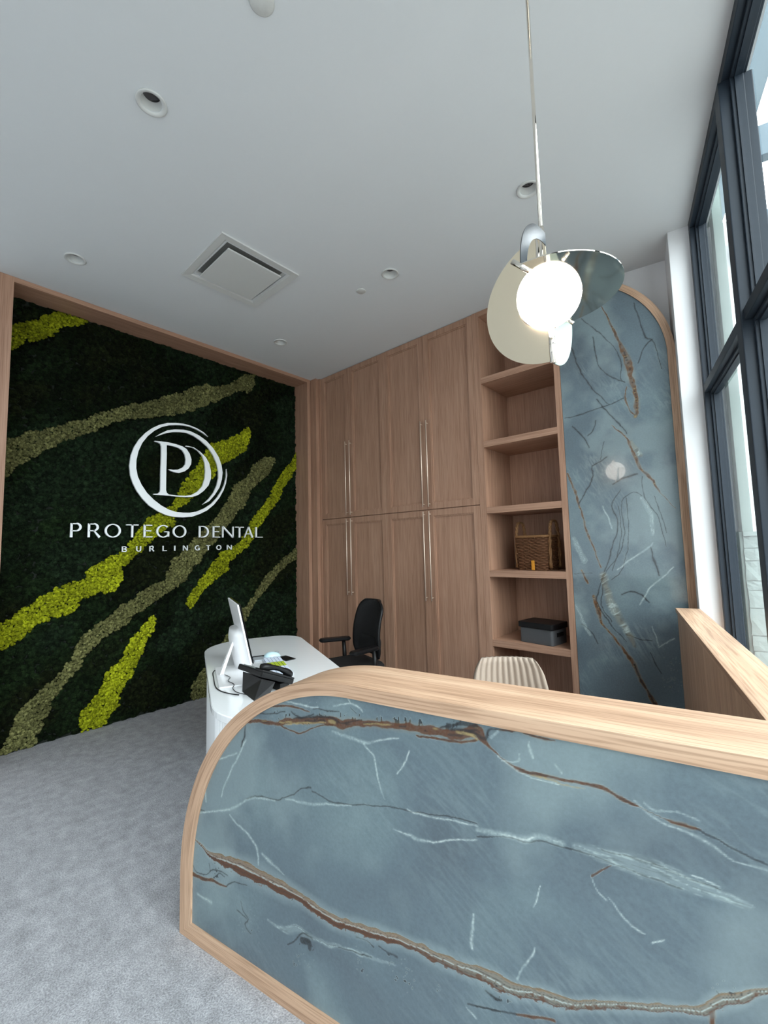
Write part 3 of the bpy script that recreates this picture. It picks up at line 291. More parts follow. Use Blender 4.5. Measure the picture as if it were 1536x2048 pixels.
# window wall: anthracite frame, one object per bar and pane
win = link('window_1', None, loc=W0, rotz=ANG_W); win['kind'] = 'structure'
def wbar(name, s0, s1, o0, o1, z0, z1, b=.004): return box(name, s0, s1, o0, o1, z0, z1, DARKM, win, b)
wbar('frame_head', 0, 7.6, 0, .095, H-.055, H)
wbar('frame_foot', 0, 7.6, 0, .095, .0, .10)
wbar('frame_jamb', 0, .045, 0, .095, .10, H-.055)
mull = [1.02+1.09*k for k in range(7)]
for k, s in enumerate(mull):
    wbar('mullion', s, s+.085, -.012, .115, .10, H-.055)
edges = [.045]+[v for s in mull for v in (s, s+.085)]
for k in range(0, len(edges)-1, 2):
    a, b = edges[k], edges[k+1]
    wbar('transom', a, b, 0, .095, 2.465, 2.52)
    for z0, z1 in ((.10, 2.465), (2.52, H-.055)):
        fr = MB()
        w = .016
        fr.box(a, a+w, .03, .080, z0, z1, .003).box(b-w, b, .03, .080, z0, z1, .003).box(a+w, b-w, .03, .080, z0, z0+w, .003).box(a+w, b-w, .03, .080, z1-w, z1, .003)
        fr.box(a+w, a+w+.008, .045, .068, z0+w, z1-w).box(b-w-.008, b-w, .045, .068, z0+w, z1-w).box(a+w+.008, b-w-.008, .045, .068, z0+w, z0+w+.008).box(a+w+.008, b-w-.008, .045, .068, z1-w-.008, z1-w)
        fr.obj('sash_frame', DARKM, win)
        box('pane', a+w+.005, b-w-.005, .054, .060, z0+w+.005, z1-w-.005, GLASS, win)

# wooden window ledge beside the counter
ledge = thing('window_ledge', 'long oak window ledge running from the stone arch towards the reception counter', 'ledge', wpt(.0, -.185), ANG_W)
box('ledge_front', -.0, 2.13, -.067+.008, .067, 0, 1.022, WOOD_Z, ledge, .002)
MB().box(-.0, 2.13, -.068, .068, 1.022, 1.05, .002).obj('ledge_top', WOOD_X, ledge)

# ================================================================ outside
GRASS = plain('lawn', srgb(96, 116, 70), .95, var=.25, bscale=8); PAVE = plain('asphalt_paving', srgb(128, 128, 126), .9, var=.1, bscale=6)
PANELW = plain('pale_cladding_panel', srgb(112, 126, 122), .7, var=.03, bscale=5)
STONEW = plain('white_split_stone', srgb(118, 130, 127), .9, bump=.8, bscale=40, var=.08)
g = MB().box(-30, 40, .16, 60, -.14, -.06).obj('ground_outside', PAVE, None, W0, ANG_W); g['kind'] = 'structure'
col_ = thing('outside_pilaster', 'pale clad pilaster with white split stone foot outside the first window pane', 'pilaster', wpt(-.02, .145), ANG_W)
box('cladding_panel', -.30, .0, -.005, .045, 1.545, 4.24, PANELW, col_, .002)
box('cladding_panel', -.28, -.012, .045, .052, 1.545, 4.24, PANELW, col_, .002)
box('backing', -.30, -.008, -.02, .07, -.06, 1.545, PANELW, col_)
box('stone_cap', -.30, .012, -.005, .082, 1.515, 1.545, STONEW, col_, .003)
zz = [-.06, .10, .26, .36, .52, .68, .80, .895, 1.065, 1.175, 1.235, 1.36, 1.44, 1.515]
for i in range(len(zz)-1):
    bm = bmesh.new(); bmesh.ops.create_cube(bm, size=1); bmesh.ops.subdivide_edges(bm, edges=bm.edges[:], cuts=2, use_grid_fill=True)
    x0, x1, y0, y1, z0, z1 = -.28, .0+R.uniform(-.004, .008), -.005, .078+R.uniform(-.006, .008), zz[i]+.003, zz[i+1]-.003
    for v in bm.verts:
        c = v.co; j = lambda s: R.uniform(-s, s)
        v.co = Vector(((x0+x1)/2+c.x*(x1-x0)+j(.003), (y0+y1)/2+c.y*(y1-y0)+j(.003), (z0+z1)/2+c.z*(z1-z0)+j(.002)))
    MB().bm(bm).obj('stone', STONEW, col_)
sof = MB().box(-3.5, 7.8, -.02, .25, 4.24, 4.34, .003).obj('eave_soffit', plain('blue_grey_soffit', srgb(120, 134, 142), .8, var=.03), None, wpt(0, .15), ANG_W); sof['kind'] = 'structure'
SCR = plain('blue_grey_screen_beam', srgb(84, 100, 110), .7, var=.05)
scr = thing('outside_screen', 'blue-grey framed porch screen with open bays seen through the upper panes', 'screen', wpt(-.08, .19), ANG_W)
for z0, z1 in ((4.02, 4.23), (3.46, 3.64), (2.80, 2.95)): box('screen_beam', -.04, .04, .16, 1.9, z0, z1, SCR, scr, .003)
for o in (.145, .95, 1.86): box('screen_post', -.04, .04, o, o+.06, -.25+.19, 4.23, SCR, scr, .003)
for z0, z1 in ((3.36, 3.53),): box('screen_beam', -.05, .03, .055, .143, z0, z1, SCR, scr, .003)
# garden trees beyond the porch
LEAF = plain('tree_leaves', srgb(88, 112, 62), .8, var=.35, bscale=12); BARK = plain('tree_bark', srgb(92, 80, 70), .9, bump=.5, bscale=30, var=.2)
def tree(loc, h, label, seed):
    rr = random.Random(seed); t = thing('garden_tree', label, 'tree', loc, group='garden trees outside the windows')
    MB().tube([(0, 0, 0), (.05, .02, h*.3), (-.03, .05, h*.6), (.02, 0, h*.85)], [.14, .11, .07, .03], 8).obj('trunk', BARK, t)
    b = MB()
    for k in range(2600):
        th = rr.uniform(0, 2*math.pi); ph = math.acos(rr.uniform(-1, 1)); r0 = h*.30*rr.uniform(.35, 1)**.5*(1+.3*math.sin(3*th+ph*4))
        c = Vector((r0*math.sin(ph)*math.cos(th), r0*math.sin(ph)*math.sin(th), h*.68+r0*1.05*math.cos(ph)))
        u = Vector((rr.uniform(-1, 1), rr.uniform(-1, 1), rr.uniform(-1, 1))).normalized(); w_ = u.orthogonal().normalized(); s_ = rr.uniform(.05, .09)
        b.add([c-u*s_, c+w_*s_*.45, c+u*s_, c-w_*s_*.45], [(0, 1, 2, 3)])
    f = b.obj('foliage', LEAF, t); f['kind'] = 'stuff'
tree((.9, 10.2, -.06), 4.6, 'leafy green garden tree seen as a sliver past the pale pilaster', 3)
# ================================================================ arched stone feature and counter
SB, SD, SWH, SCR_, STP = srgb(80, 46, 22), srgb(28, 29, 31), srgb(182, 200, 198), srgb(150, 134, 92), srgb(126, 112, 98)
def vein_mesh(name, inside, u0, u1, z0, z1, step, strokes, specks, seed):
    nu = int((u1-u0)/step)+1; nz = int((z1-z0)/step)+1
    U, Z = np.meshgrid(np.linspace(u0, u1, nu), np.linspace(z0, z1, nz)); U = U.ravel(); Z = Z.ravel()
    AM = .022 if seed == 11 else .017
    wu = U+AM*fbm(U*16, Z*16, seed, 3)+.0035*fbm(U*95, Z*95, seed+9, 2); wz = Z+AM*fbm(U*16+50, Z*16, seed+5, 3)+.0035*fbm(U*95, Z*95+9, seed+19, 2)
    rgb = np.tile(np.array(SWH), (len(U), 1)); al = np.zeros(len(U))
    # soft cloudy pale streaks of the stone itself
    st = fbm(U*3.1, Z*3.1, seed+40, 5); al = np.clip((st-.0)*.9, 0, .16)
    ca, sa = (.82, .57) if seed == 3 else (.42, .90)      # fine fibres follow the bedding of the slab
    pu = U*ca-Z*sa+.03*fbm(U*6, Z*6, seed+70, 3); pv = U*sa+Z*ca
    fib = 1-np.abs(fbm(pu*9, pv*60+.3*pu, seed+80, 4))*9; al = np.maximum(al, np.clip(fib, 0, 1)*np.clip(fbm(U*2.6+9, Z*2.6, seed+90, 3)*4, 0, 1)*(.09 if seed == 3 else .2))
    wn = .8+.55*(vnoise(U*38, Z*38, seed+3)-.3); fine = vnoise(U*260, Z*260, seed+7)
    def over(idx, col, a):
        a = np.clip(a, 0, 1); o = al[idx]; na = a+o*(1-a); k = np.where(na > 1e-5, a/np.maximum(na, 1e-5), 0)[:, None]
        rgb[idx] = rgb[idx]*(1-k)+np.array(col)*k; al[idx] = na
    arch_ = seed == 11; rng = np.random.RandomState(seed)
    for kind, pts in strokes:
        P = np.array(pts); Q = []
        if len(P) > 2:                                   # round the corners of the traced outline
            for i in range(len(P)-1):
                p0, p1, p2, p3 = P[max(i-1, 0)], P[i], P[i+1], P[min(i+2, len(P)-1)]
                for t in (0, .33, .67): Q.append(.5*((2*p1)+(-p0+p2)*t+(2*p0-5*p1+4*p2-p3)*t*t+(-p0+3*p1-3*p2+p3)*t**3))
            Q.append(P[-1]); P = np.array(Q); P[:, 2] = np.maximum(P[:, 2], .0012)
        if kind == 'd' and arch_: P[:, 2] *= rng.uniform(.5, 1.3)
        mw = P[:, 2].max()*2.2+.012
        idx = np.where((U > P[:, 0].min()-mw) & (U < P[:, 0].max()+mw) & (Z > P[:, 1].min()-mw) & (Z < P[:, 1].max()+mw))[0]
        if not len(idx): continue
        x = wu[idx]; z = wz[idx]; best = np.full(len(idx), 9.); sd = np.zeros(len(idx)); ww = np.ones(len(idx))*.001; lg = np.zeros(len(idx)); acc = 0.
        for a, b in zip(P[:-1], P[1:]):
            d = b[:2]-a[:2]; L = max((d**2).sum(), 1e-9); t = np.clip(((x-a[0])*d[0]+(z-a[1])*d[1])/L, 0, 1)
            dx = x-a[0]-t*d[0]; dz = z-a[1]-t*d[1]; D = np.hypot(dx, dz); w = (a[2]+(b[2]-a[2])*t)/2
            q = D/w < best/1; better = D < best
            best = np.where(better, D, best); sd = np.where(better, np.sign(d[0]*dz-d[1]*dx)*D, sd); ww = np.where(better, w, ww); lg = np.where(better, acc+t*L**.5, lg); acc += L**.5
        ww = ww*(1.35 if kind == 'b' and not arch_ and mw > .045 else 1.12); w = np.maximum(ww*wn[idx], step*.42)
        e = lambda k=1.: np.clip((w*k-best)/(step*.9)+.5, 0, 1)
        if kind == 't':
            r = sd/np.maximum(w, 1e-4); body = e()
            over(idx, SWH, np.clip(2.2-best/np.maximum(ww, 1e-4), 0, 1)*.14)
            ln = lambda c, k: np.clip((k-abs(r-c))*16, 0, 1)
            over(idx, SB, body*.96)
            over(idx, SCR_, body*np.clip((r-.62)*9, 0, 1)*.3)
            over(idx, STP, body*np.clip((r+.02)*9, 0, 1)*np.clip((.86-r)*9, 0, 1)*(.6+.4*fine[idx]))
            kr = np.clip((U[idx]+.2)/.3, 0, 1); over(idx, srgb(112, 112, 104), body*kr*np.clip((r+.80)*9, 0, 1)*np.clip((.72-r)*9, 0, 1)*.85)
            over(idx, SWH, body*ln(.02+.12*(wn[idx]-1), .12)*.55); over(idx, SD, body*ln(.30, .07)*.8); over(idx, SD, body*ln(.60, .05)*.5)
            over(idx, SD, body*ln(-.52, .14)*.45*(.4+fine[idx])); over(idx, SD, body*ln(-.95, .08)*.5)
            fr = np.clip(((ww*1.25)-best)/.002, 0, 1)*(vnoise(U[idx]*170, Z[idx]*170, seed+77) > .72)*(sd < 0); over(idx, SB, fr*.7)
        elif kind == 'b':
            if not arch_:
                sp = np.clip((ww*2.1+.004-best)/.003, 0, 1)*(sd > 0)*(ww > .0085)*(vnoise(U[idx]*210, Z[idx]*60, seed+71) > .66)*(vnoise(U[idx]*45, Z[idx]*45, seed+72) > .4); over(idx, SD, sp*.85)
            over(idx, SCR_, np.clip(1.6-best/np.maximum(ww, 1e-4), 0, 1)*.16)
            over(idx, SB if not arch_ else srgb(88, 58, 32), e()*(.8+.2*fine[idx])*(1 if not arch_ else np.clip(.35+1.1*vnoise(U[idx]*60, Z[idx]*40, seed+14), 0, 1))); over(idx, SD, e(.3)*(vnoise(U[idx]*40, Z[idx]*90, seed+8) > .5)*.6)
            over(idx, SCR_, e(.6)*np.clip((vnoise(U[idx]*22, Z[idx]*130, seed+12)-.78)*12, 0, 1)*.6*(ww > .006))
        elif kind == 'd': over(idx, SD, np.clip((np.maximum(w, step*.62)-best)/(step*.9)+.5, 0, 1)*(.55+.4*fine[idx])); over(idx, SD, np.clip(1-best/(w*3.5), 0, 1)*.22)
        elif kind == 'c' and arch_:
            q_ = np.clip(1.35-best/np.maximum(ww, 1e-4), 0, 1); over(idx, SCR_, q_*.22); over(idx, SWH, q_*np.clip(1-np.abs(fbm(pu[idx]*26, pv[idx]*9, seed+55, 4))*16, 0, 1)*.6); over(idx, SD, q_*np.clip(1-np.abs(fbm(pu[idx]*20, pv[idx]*7, seed+56, 3))*20, 0, 1)*.4)
        elif kind == 'c': over(idx, SCR_, e()*(.3+.6*fine[idx]))
        elif kind == 'w':
            soft = np.clip(1.6-best/np.maximum(ww*1.3, 1e-4), 0, 1)
            if mw > .034:                                # wide pale zones are bundles of hair-thin fibres
                rr_ = 1-np.abs(fbm(lg*9+5, (sd+.25*lg*.1)*170, seed+33, 4))*14; over(idx, SWH, soft*.16); over(idx, SWH, soft*np.clip(rr_, 0, 1)*.5); over(idx, SD, soft*np.clip(1-np.abs(fbm(lg*7+50, sd*120, seed+34, 3))*22, 0, 1)*.35); continue
            over(idx, SWH, soft*.30*(.3+fine[idx])); over(idx, srgb(214, 222, 218), np.clip((np.maximum(w*.36, step*.3)-best)/(step*.9)+.5, 0, 1)*(.15+.65*fine[idx])*np.clip(.1+1.3*vnoise(U[idx]*11, Z[idx]*11, seed+91), 0, 1)*np.clip((vnoise(U[idx]*26, Z[idx]*26, seed+21)-.22)*3, 0, 1))
    for u, v, r in specks:
        idx = np.where(np.hypot(U-u, (Z-v)) < r*1.3)[0]
        if len(idx):
            dd = np.hypot(U[idx]-u, Z[idx]-v)/(r*1.3); over(idx, SD, (vnoise(U[idx]*190, Z[idx]*190, seed+31) > .70+.2*dd)*(vnoise(U[idx]*60, Z[idx]*60, seed+32) > .5)*.75)
    keep = inside(U, Z); gi = np.arange(nu*nz).reshape(nz, nu)
    q = np.stack([gi[:-1, :-1], gi[:-1, 1:], gi[1:, 1:], gi[1:, :-1]], -1).reshape(-1, 4)
    q = q[keep[q].all(1)]
    used = np.unique(q); mp = np.full(nu*nz, -1); mp[used] = np.arange(len(used)); q = mp[q]
    me = bpy.data.meshes.new(name); me.vertices.add(len(used)); co = np.zeros((len(used), 3)); co[:, 0] = U[used]; co[:, 2] = Z[used]; me.vertices.foreach_set('co', co.ravel())
    me.loops.add(q.size); me.loops.foreach_set('vertex_index', q.ravel().astype(np.int32)); me.polygons.add(len(q)); me.polygons.foreach_set('loop_start', np.arange(len(q), dtype=np.int32)*4); me.update(calc_edges=True)
    at = me.color_attributes.new('vein', 'FLOAT_COLOR', 'POINT'); at.data.foreach_set('color', np.concatenate([rgb[used], al[used][:, None]], 1).astype(np.float32).ravel())
    return me
def arc(cx, cz, rx, rz, a0, a1, n): return [(cx+rx*math.cos(a0+(a1-a0)*i/n), cz+rz*math.sin(a0+(a1-a0)*i/n)) for i in range(n+1)]
def band_mesh(outer, inner, y0, y1, yin):
    """solid bent board between two open outlines with the same number of points; carries its own grain coordinates"""
    n = len(outer); vs = []; gr = []; s = 0
    for i in range(n):
        if i: s += math.hypot(outer[i][0]-outer[i-1][0], outer[i][1]-outer[i-1][1])
        (a, b), (c, d) = outer[i], inner[i]
        vs += [(a, y0, b), (c, y0, d), (c, y1, d), (a, y1, b)]; w = math.hypot(a-c, b-d)
        gr += [(s, 0, 0), (s, w, 0), (s, w, y1-y0), (s, 0, y1-y0)]
    fs = []
    for i in range(n-1):
        for k in range(4): fs.append((i*4+k, i*4+(k+1) % 4, i*4+4+(k+1) % 4, i*4+4+k))
    fs += [(0, 1, 2, 3), ((n-1)*4, (n-1)*4+3, (n-1)*4+2, (n-1)*4+1)]
    me = MB().add(vs, fs).mesh('band'); at = me.attributes.new('grain', 'FLOAT_VECTOR', 'POINT'); at.data.foreach_set('vector', [c for g_ in gr for c in g_])
    return me
MX = basis((0, 0, 0), (1, 0, 0), (0, 0, 1), (0, 1, 0))   # prism drawn in x,z and pushed along y

arch = thing('stone_arch_panel', 'tall blue-grey veined stone panel with a quarter-round top beside the open shelves', 'stone panel', cpt(0, 0), ANG_C)
a_in = [(.73, 0.0)]+arc(0, 2.857, .73, .73, 0, math.pi/2, 40); a_out = [(.778, 0.0)]+arc(0, 2.857, .778, .776, 0, math.pi/2, 40)
insA = lambda u, z: (u >= .004) & (((z <= 2.857) & (u <= .742)) | ((z > 2.857) & (np.hypot(u, z-2.857) <= .742)))
pan = link('stone_panel', vein_mesh('arch_stone', insA, .004, .744, .0, 3.60, .004, ARC, [(.62, .66, .05), (.60, .52, .05)], 11), STONE_A, arch, (0, .006, 0))
MB().prism([(.004, 0)]+a_in+[(.004, 3.587)], .01, .024, MX).prism([(.046, 0)]+a_in[:-1]+[(.046, 3.585)], .0245, .226, MX).obj('core', WOOD_Z, arch)
link('wood_band', band_mesh(a_out, a_in, -.002, .226, 0), WOOD_G, arch)

ctr = thing('reception_counter', 'tall reception counter with veined blue stone front in a rounded pale oak frame', 'counter', cpt(0, -2.508), ANG_C)
UR = .93; o_arc = arc(-.338, .22, .85, .85, math.pi, math.pi/2, 56); i_arc = arc(-.338, .22, .780, .810, math.pi, math.pi/2, 56)
outer = [(-1.188, 0)]+o_arc+[(UR, 1.07)]; inner = [(-1.118, .06)]+i_arc+[(UR, 1.03)]
D_ = .233
link('frame', band_mesh(outer, inner, 0, D_, 0), WOOD_G, ctr)
bot = [(-1.188, 0), (UR, 0)]; boti = [(-1.118, .06), (UR, .06)]
link('bottom_rail', band_mesh(bot, boti, 0, D_, 0), WOOD_G, ctr)
def insC(u, z):
    a = (z > .05) & (u < UR) & (z < 1.036); c = (u < -.338) & (z > .22)
    return a & (u > -1.124) & (~c | (((u+.338)/.786)**2+((z-.22)/.816)**2 <= 1))
link('stone_front', vein_mesh('counter_stone', insC, -1.126, UR, .048, 1.038, .0027, CNT, SPK, 3), STONE_C, ctr, (0, .007, 0))
MB().prism([(-1.118, .06)]+i_arc+[(UR, 1.03), (UR, .06)], .012, D_-.012, MX).obj('core', WOOD_Z, ctr)
TOPW = WOOD_X

# ================================================================ cabinets
YF = 3.49
def door(x0, x1, z0, z1):
    b = MB(); g_ = .0015; x0 += g_; x1 -= g_; z0 += g_; z1 -= g_; w = .066; wr = .062
    b.box(x0, x0+w, YF, YF+.022, z0, z1, .003).box(x1-w, x1, YF, YF+.022, z0, z1, .003)
    b.box(x0+w, x1-w, YF, YF+.022, z0, z0+wr, .003).box(x0+w, x1-w, YF, YF+.022, z1-wr, z1, .003)
    b.box(x0+w-.002, x1-w+.002, YF+.015, YF+.0215, z0+wr-.002, z1-wr+.002)
    m_ = .012     # small step moulding round the recessed field
    b.box(x0+w, x0+w+m_, YF+.006, YF+.0165, z0+wr, z1-wr, .0025).box(x1-w-m_, x1-w, YF+.006, YF+.0165, z0+wr, z1-wr, .0025)
    b.box(x0+w+m_, x1-w-m_, YF+.006, YF+.0165, z0+wr, z0+wr+m_, .0025).box(x0+w+m_, x1-w-m_, YF+.006, YF+.0165, z1-wr-m_, z1-wr, .0025)
    return b
xs = [-4.084, -3.588, -3.025, -2.478, -1.898]
for c, (xl, xm_, xr, lab) in enumerate(((xs[0], xs[1], xs[2], 'floor-to-ceiling oak cupboard next to the moss wall, behind the black office chair'), (xs[2], xs[3], xs[4], 'floor-to-ceiling oak cupboard next to the open shelves'))):
    t = thing('tall_cupboard', lab, 'cupboard', (0, 0, 0), group='tall oak cupboards on the back wall')
    MB().box(xl+.001, xr-.001, YF+.024, 4.045, .0, H-.002).obj('carcass', CAB_Z, t)
    for (a, b, hx) in ((xl, xm_, xm_-.035), (xm_, xr, xm_+.035)):
        for z0, z1, h0, h1 in ((.09, 1.866, .972, 1.852), (1.870, H-.004, 1.894, 2.772)):
            d = door(a, b, z0, z1).obj('door', CAB_Z, t)
            hb = MB().tube([(hx, YF-.034, h0), (hx, YF-.034, h1)], .0055, 10)
            for hz in (h0+.03, h1-.03): hb.tube([(hx, YF-.034, hz), (hx, YF+.002, hz)], .0045, 8)
            hb.obj('handle', BRASS, d)
    box('plinth', xl+.001, xr-.001, YF+.004, YF+.024, 0, .088, CAB_X, t)
sh = thing('open_bookcase', 'narrow floor-to-ceiling oak bookcase with open shelves between cupboards and stone arch', 'bookcase')
box('side_panel', -1.897, -1.832, YF, 4.045, 0, H-.002, CAB_Z, sh, .001)
box('side_panel', -1.172, -1.1265, YF, 4.045, 0, H-.002, CAB_Z, sh, .001)
box('back_panel', -1.832, -1.172, 4.02, 4.045, 0, H-.002, CAB_Z, sh)
box('top_panel', -1.832, -1.172, YF, 4.02, H-.05, H-.002, CAB_X, sh, .001)
for z in (3.013, 2.416, 1.812, 1.248, .646): box('shelf', -1.832, -1.172, YF+.001, 4.02, z-.028, z+.028, CAB_X, sh, .001)

# moss wall and its oak frame
fr = thing('moss_wall_frame', 'deep oak frame round the green moss wall', 'frame')
box('frame_board', -4.478, -4.21, .507, 3.42, 3.638, H-.002, CAB_Y, fr, .001)
box('frame_board', -4.478, -4.21, .395, .507, 0, H-.002, CAB_Z, fr, .001)
box('frame_board', -4.478, -4.21, 3.372, 3.42, 0, 3.638, CAB_Z, fr, .001)
box('filler_panel', -4.478, -4.110, 3.428, 3.50, 0, H-.002, CAB_Z, fr, .001)
box('filler_strip', -4.110, -4.086, 3.475, 3.50, 0, H-.002, CAB_Z, fr)

def inpoly(px, pz, poly):
    c = np.zeros(px.shape, bool); n = len(poly); j = n-1
    for i in range(n):
        xi, yi = poly[i]; xj, yj = poly[j]
        if yi != yj: c ^= ((yi > pz) != (yj > pz)) & (px < (xj-xi)*(pz-yi)/(yj-yi)+xi)
        j = i
    return c
mw = thing('moss_wall', 'dark green living moss wall with lime and olive diagonal streaks left of the cupboards', 'moss wall', (-4.478, 1.94, 0))
def ico():
    bm = bmesh.new(); bmesh.ops.create_icosphere(bm, subdivisions=2, radius=1); bm.verts.ensure_lookup_table()
    v = np.array([p.co[:] for p in bm.verts]); f = np.array([[q.index for q in p.verts] for p in bm.faces]); bm.free(); return v, f
IV, IF = ico()
def clumps(name, poly, step, rad, x0, material, seed, tintfn):
    P = np.array(poly); rs = np.random.RandomState(seed)
    ys = np.arange(P[:, 0].min()-.03, P[:, 0].max()+.03, step); zs = np.arange(P[:, 1].min()-.03, P[:, 1].max()+.03, step)
    Yg, Zg = np.meshgrid(ys, zs); Yg = Yg+(np.arange(Yg.shape[0]) % 2)[:, None]*step/2; Y = Yg.ravel()+rs.uniform(-.4, .4, Yg.size)*step; Z = Zg.ravel()+rs.uniform(-.4, .4, Yg.size)*step
    k = inpoly(Y+.05*fbm(Y*18, Z*18, seed, 3), Z+.05*fbm(Y*18+30, Z*18, seed+4, 3), [tuple(p) for p in poly]) & (Y > .512) & (Y < 3.366) & (Z > .008) & (Z < 3.63)
    Y = Y[k]; Z = Z[k]; n = len(Y); r = rad*rs.uniform(.75, 1.25, n)
    lump = 1+.22*rs.uniform(-1, 1, (n, len(IV), 1)); V = IV[None]*r[:, None, None]*lump
    V[..., 0] *= .8; V[..., 0] += (x0+.008*fbm(Y*12, Z*12, seed+2, 2)+rs.uniform(-.003, .003, n))[:, None]; V[..., 1] += Y[:, None]; V[..., 2] += Z[:, None]
    V[..., 1] = np.clip(V[..., 1], .508, 3.371); V[..., 2] = np.clip(V[..., 2], .002, 3.637)
    F = (IF[None]+(np.arange(n)*len(IV))[:, None, None]).reshape(-1, 3)
    me = bpy.data.meshes.new(name); me.vertices.add(n*len(IV)); me.vertices.foreach_set('co', (V.reshape(-1, 3)-np.array([-4.478, 1.94, 0])).ravel())
    me.loops.add(F.size); me.loops.foreach_set('vertex_index', F.ravel().astype(np.int32)); me.polygons.add(len(F)); me.polygons.foreach_set('loop_start', np.arange(len(F), dtype=np.int32)*3)
    me.polygons.foreach_set('use_smooth', [True]*len(F)); me.update(calc_edges=True)
    t = tintfn(Y, Z, rs); t = np.repeat(t*rs.uniform(.6, 1.4, (len(t), 1)), len(IV), 0)*rs.uniform(.75, 1.25, (n*len(IV), 1)); at = me.color_attributes.new('tint', 'FLOAT_COLOR', 'POINT'); at.data.foreach_set('color', np.concatenate([t, np.ones((len(t), 1))], 1).astype(np.float32).ravel())
    o = link(name, me, material, mw); o['kind'] = 'stuff'; return o
LIME = moss('lime_reindeer_moss', [srgb(96, 102, 10), srgb(142, 148, 22), srgb(172, 176, 46)]); OLIVE = moss('olive_reindeer_moss', [srgb(60, 60, 34), srgb(98, 98, 60), srgb(126, 124, 84)])
DARKG = moss('dark_green_cushion_moss', [srgb(8, 16, 6), srgb(20, 33, 15), srgb(36, 52, 28)], 34, .02)
def tn(lo, hi):
    return lambda Y, Z, rs: (lo+(hi-lo)*rs.uniform(0, 1, len(Y)))[:, None]*np.ones((1, 3))*(.85+.5*vnoise(Y*6, Z*6, 5))[:, None]
for k_, mt, rg in (('L1', LIME, (.55, .75)), ('L2', LIME, (.75, 1.15)), ('L3', LIME, (.7, 1.05)), ('L4', LIME, (.85, 1.3)), ('O1', OLIVE, (.75, 1.1)), ('O2', OLIVE, (.8, 1.2)), ('O3', OLIVE, (.7, 1.1)), ('O4', OLIVE, (.7, 1.1))):
    o = clumps('moss_streak', MOSS[k_], .0165, .0125, -4.450, mt, len(k_)*7+ord(k_[1])+ord(k_[0]), tn(*rg))
    o['label'] = 'lime green moss streak' if k_[0] == 'L' else 'olive brown moss streak'
def darktint(Y, Z, rs):
    base = np.ones((len(Y), 3)); a = fbm(Y*1.3+Z*.9+3, Z*1.6-Y*1.2, 51, 4); b = fbm(Y*1.1+Z*1.3, Z*2.2-Y*1.9+7, 61, 4)
    k = np.clip(a*5+.45, 0, 1)[:, None]; base = base*(1-k)+np.array([.42, .44, .36])*k
    k = np.clip((b-.02)*9, 0, 1)[:, None]; base = base*(1-k)+np.array([1.15, 1.1, 1.5])*k
    k = np.clip((-b-.06)*9, 0, 1)[:, None]; base = base*(1-k)+np.array([.9, .62, .55])*k
    return base*rs.uniform(.8, 1.2, (len(Y), 1))*(.75+.6*np.clip((2.6-Z)/2.6, 0, 1))[:, None]**0
clumps('moss_cushions', [(.5, 0), (3.38, 0), (3.38, 3.64), (.5, 3.64)], .032, .026, -4.474, DARKG, 77, darktint)
box('backing_board', 0, .004, .508-1.94, 3.371-1.94, .002, 3.637, plain('dark_moss_backing', srgb(16, 22, 14), .95, var=.3, bscale=20), mw)
